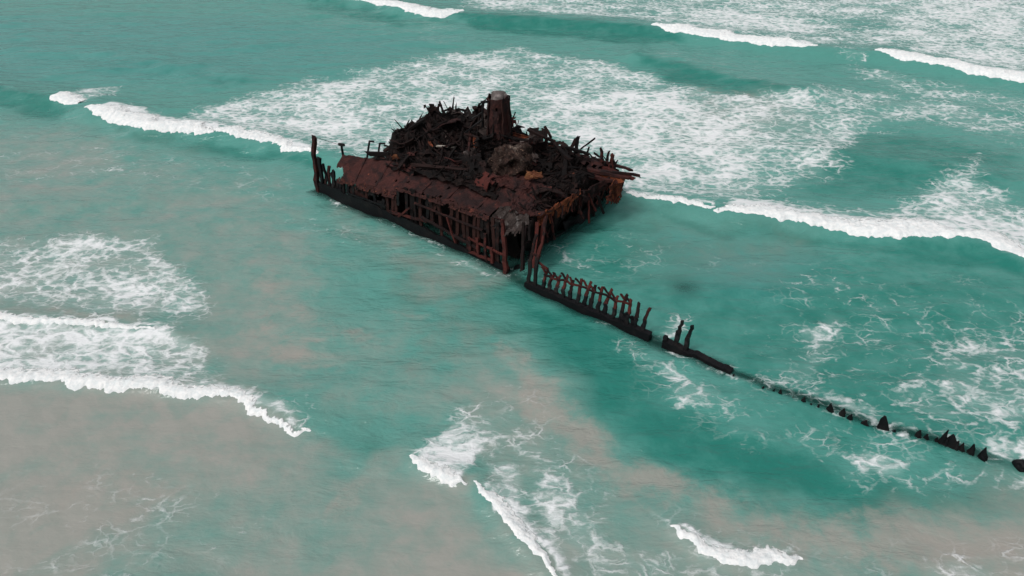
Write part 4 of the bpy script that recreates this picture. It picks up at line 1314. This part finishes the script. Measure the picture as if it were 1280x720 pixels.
for i in range(2, nr_ - 3):
    a, b = tops[i], tops[i + 1]
    bar('stringer', S(a[0] + 0.05, a[1] - 0.12, a[2]), S(b[0] - 0.05, b[1] - 0.12, b[2]), 0.13, 0.15, M['redrust'], R, segs=3, jit=0.25)
bar('stringer', S(-2.6, -0.55, 3.3), S(-3.4, -0.5, 3.2), 0.16, 0.2, M['redrust'], R, segs=3)
bar('stringer', S(-3.3, -0.45, 2.6), S(-4.2, -0.5, 2.3), 0.14, 0.16, M['redrust'], R, segs=3)
bar('brace', S(-11.3, -0.75, 0.5), S(-11.9, -0.6, 1.3), 0.3, 0.3, M['black'], R, segs=3, jit=0.25)
bar('brace', S(-12.6, -0.7, 0.5), S(-12.2, -0.6, 1.2), 0.26, 0.26, M['black'], R, segs=3, jit=0.25)

K = empty('keel_fragment', S(-18, -0.85, 0))
tag(K, 'short dark keel piece with two upright ribs, right of the rib row', 'keel piece')
keel_beam('keel', -15.2, -20.7, 0.62, 0.35, 0.6, K, M['black'], 311, n=30)
for s, h in ((-16.2, 2.5), (-17.0, 2.45)):
    tb = float(hull_line(s))
    bar('rib', S(s, tb, 0.3), S(s + 0.05, tb + 0.25, h * 0.6), 0.3, 0.32, M['black'], K, segs=4, jit=0.15)
    bar('rib', S(s + 0.05, tb + 0.25, h * 0.58), S(s - 0.1, tb + 0.3, h), 0.24, 0.26, M['black'], K, segs=4, jit=0.2, taper=0.7)
bar('rib', S(-15.4, -0.85, 0.3), S(-15.35, -0.8, 0.75), 0.3, 0.3, M['black'], K, segs=3, jit=0.2)


def stump(name, px, py, h, wid, parent, seed):
    """a jagged fin of plate with the root of a frame, rising from the drowned hull"""
    x, y = ground(px, py)
    r_ = random.Random(seed)
    org = parent.location if parent is not None else Vector((x, y, 0))
    v = []; f = []
    lv = 5
    lean = r_.uniform(-0.25, 0.35)
    for j in range(lv + 1):
        b = j / lv
        k_ = (1 - b) ** 0.85
        z = -0.7 + (h + 0.7) * b
        for i in range(6):
            an = math.pi / 3 * i
            a_ = ES * (math.cos(an) * wid * 0.5 * (k_ + 0.10) * r_.uniform(0.75, 1.25) - lean * b * wid) + ET * (math.sin(an) * 0.24 * (k_ * 0.8 + 0.2) * r_.uniform(0.7, 1.3))
            v.append(Vector((x, y, z)) + a_ + Vector((0, 0, r_.uniform(-0.06, 0.06))) - org)
    for j in range(lv):
        for i in range(6):
            a = j * 6 + i; b = j * 6 + (i + 1) % 6
            f.append((a, b, b + 6, a + 6))
    f.append(tuple(lv * 6 + i for i in range(6)))
    o = link(name, mesh_from(name, v, f), M['black'], parent)
    if parent is None:
        o.location = org
    return o


def zt(x, y):
    return (900 + x / 3.368, 430 + y / 3.368)


D = empty('stump_line', S(-25.5, -0.4, 0))
tag(D, 'line of small dark stumps of a drowned hull, just right of the keel piece', 'hull stumps')
keel_beam('keel', -20.9, -30.6, 0.02, -0.12, 0.8, D, M['black'], 321, n=50)
for i, (x, y, h, w) in enumerate(((60, 138, 0.25, 0.5), (175, 185, 0.2, 0.6), (220, 200, 0.3, 0.5), (258, 218, 0.5, 0.7), (296, 232, 0.25, 0.5), (336, 248, 0.65, 0.9), (375, 264, 0.4, 0.6), (420, 278, 0.45, 0.7),
                                   (466, 292, 0.8, 0.9), (508, 305, 0.75, 0.9), (546, 322, 0.55, 0.85), (600, 340, 0.5, 1.1))):
    stump('stump', *zt(x, y), h, w, D, 700 + i)
E_ = empty('stump_piece', Vector((*ground(*zt(690, 365)), 0)))
tag(E_, 'single pointed dark stump with a low tail, between the two lines of stumps', 'hull stump')
stump('stump', *zt(685, 362), 1.15, 1.2, E_, 721)
stump('stump', *zt(722, 372), 0.3, 1.1, E_, 722)
keel_beam('keel', -31.2, -32.6, -0.02, -0.1, 0.7, E_, M['black'], 331, n=10)
J = empty('stump_line', Vector((*ground(*zt(930, 420)), 0)))
tag(J, 'cluster of jagged dark stumps around one broad stump, near the right edge', 'hull stumps')
keel_beam('keel', -33.0, -36.0, 0.0, 0.05, 0.8, J, M['black'], 341, n=20)
for i, (x, y, h, w) in enumerate(((822, 398, 0.8, 0.8), (868, 410, 0.6, 0.9), (905, 418, 0.5, 0.7), (922, 424, 1.45, 0.6), (945, 434, 0.8, 0.8), (968, 440, 1.15, 1.3), (985, 446, 0.8, 0.9), (1012, 452, 0.75, 0.7))):
    stump('stump', *zt(x, y), h, w, J, 740 + i)
tag(stump('hull_stump', *zt(1058, 468), 0.9, 0.75, None, 760), 'small dark stump alone, second from the right end of the stump line', 'hull stump')
tag(stump('hull_stump', *zt(1104, 484), 0.95, 0.9, None, 761), 'leaning pointed dark stump at the right end of the stump line', 'hull stump')

# dark block awash at the right edge of the view
def rock(name, px, py, sx, sy, sz, zc, seed, mat):
    x, y = ground(px, py)
    bm_ = bmesh.new()
    bmesh.ops.create_icosphere(bm_, subdivisions=3, radius=1.0)
    for v_ in bm_.verts:
        n_ = v_.co.copy()
        v_.co = Vector((n_.x * sx, n_.y * sy, n_.z * sz)) * (1 + 0.55 * f1(n_.x * 1.5 + seed, n_.y * 1.5 + n_.z, 4, seed))
    me_ = bpy.data.meshes.new(name); bm_.to_mesh(me_); bm_.free()
    o = link(name, me_, mat)
    o.location = (x, y, zc)
    return o


tag(rock('wreck_block', 1279, 583, 0.55, 0.45, 0.45, 0.05, 5, M['black']), 'rounded dark wreck block awash at the right edge of the view', 'wreck block')
tag(rock('drowned_block', 856, 361, 1.3, 1.1, 0.5, -0.75, 6, M['black']), 'dark drowned block seen as a shadow under water above the keel piece', 'wreck block')
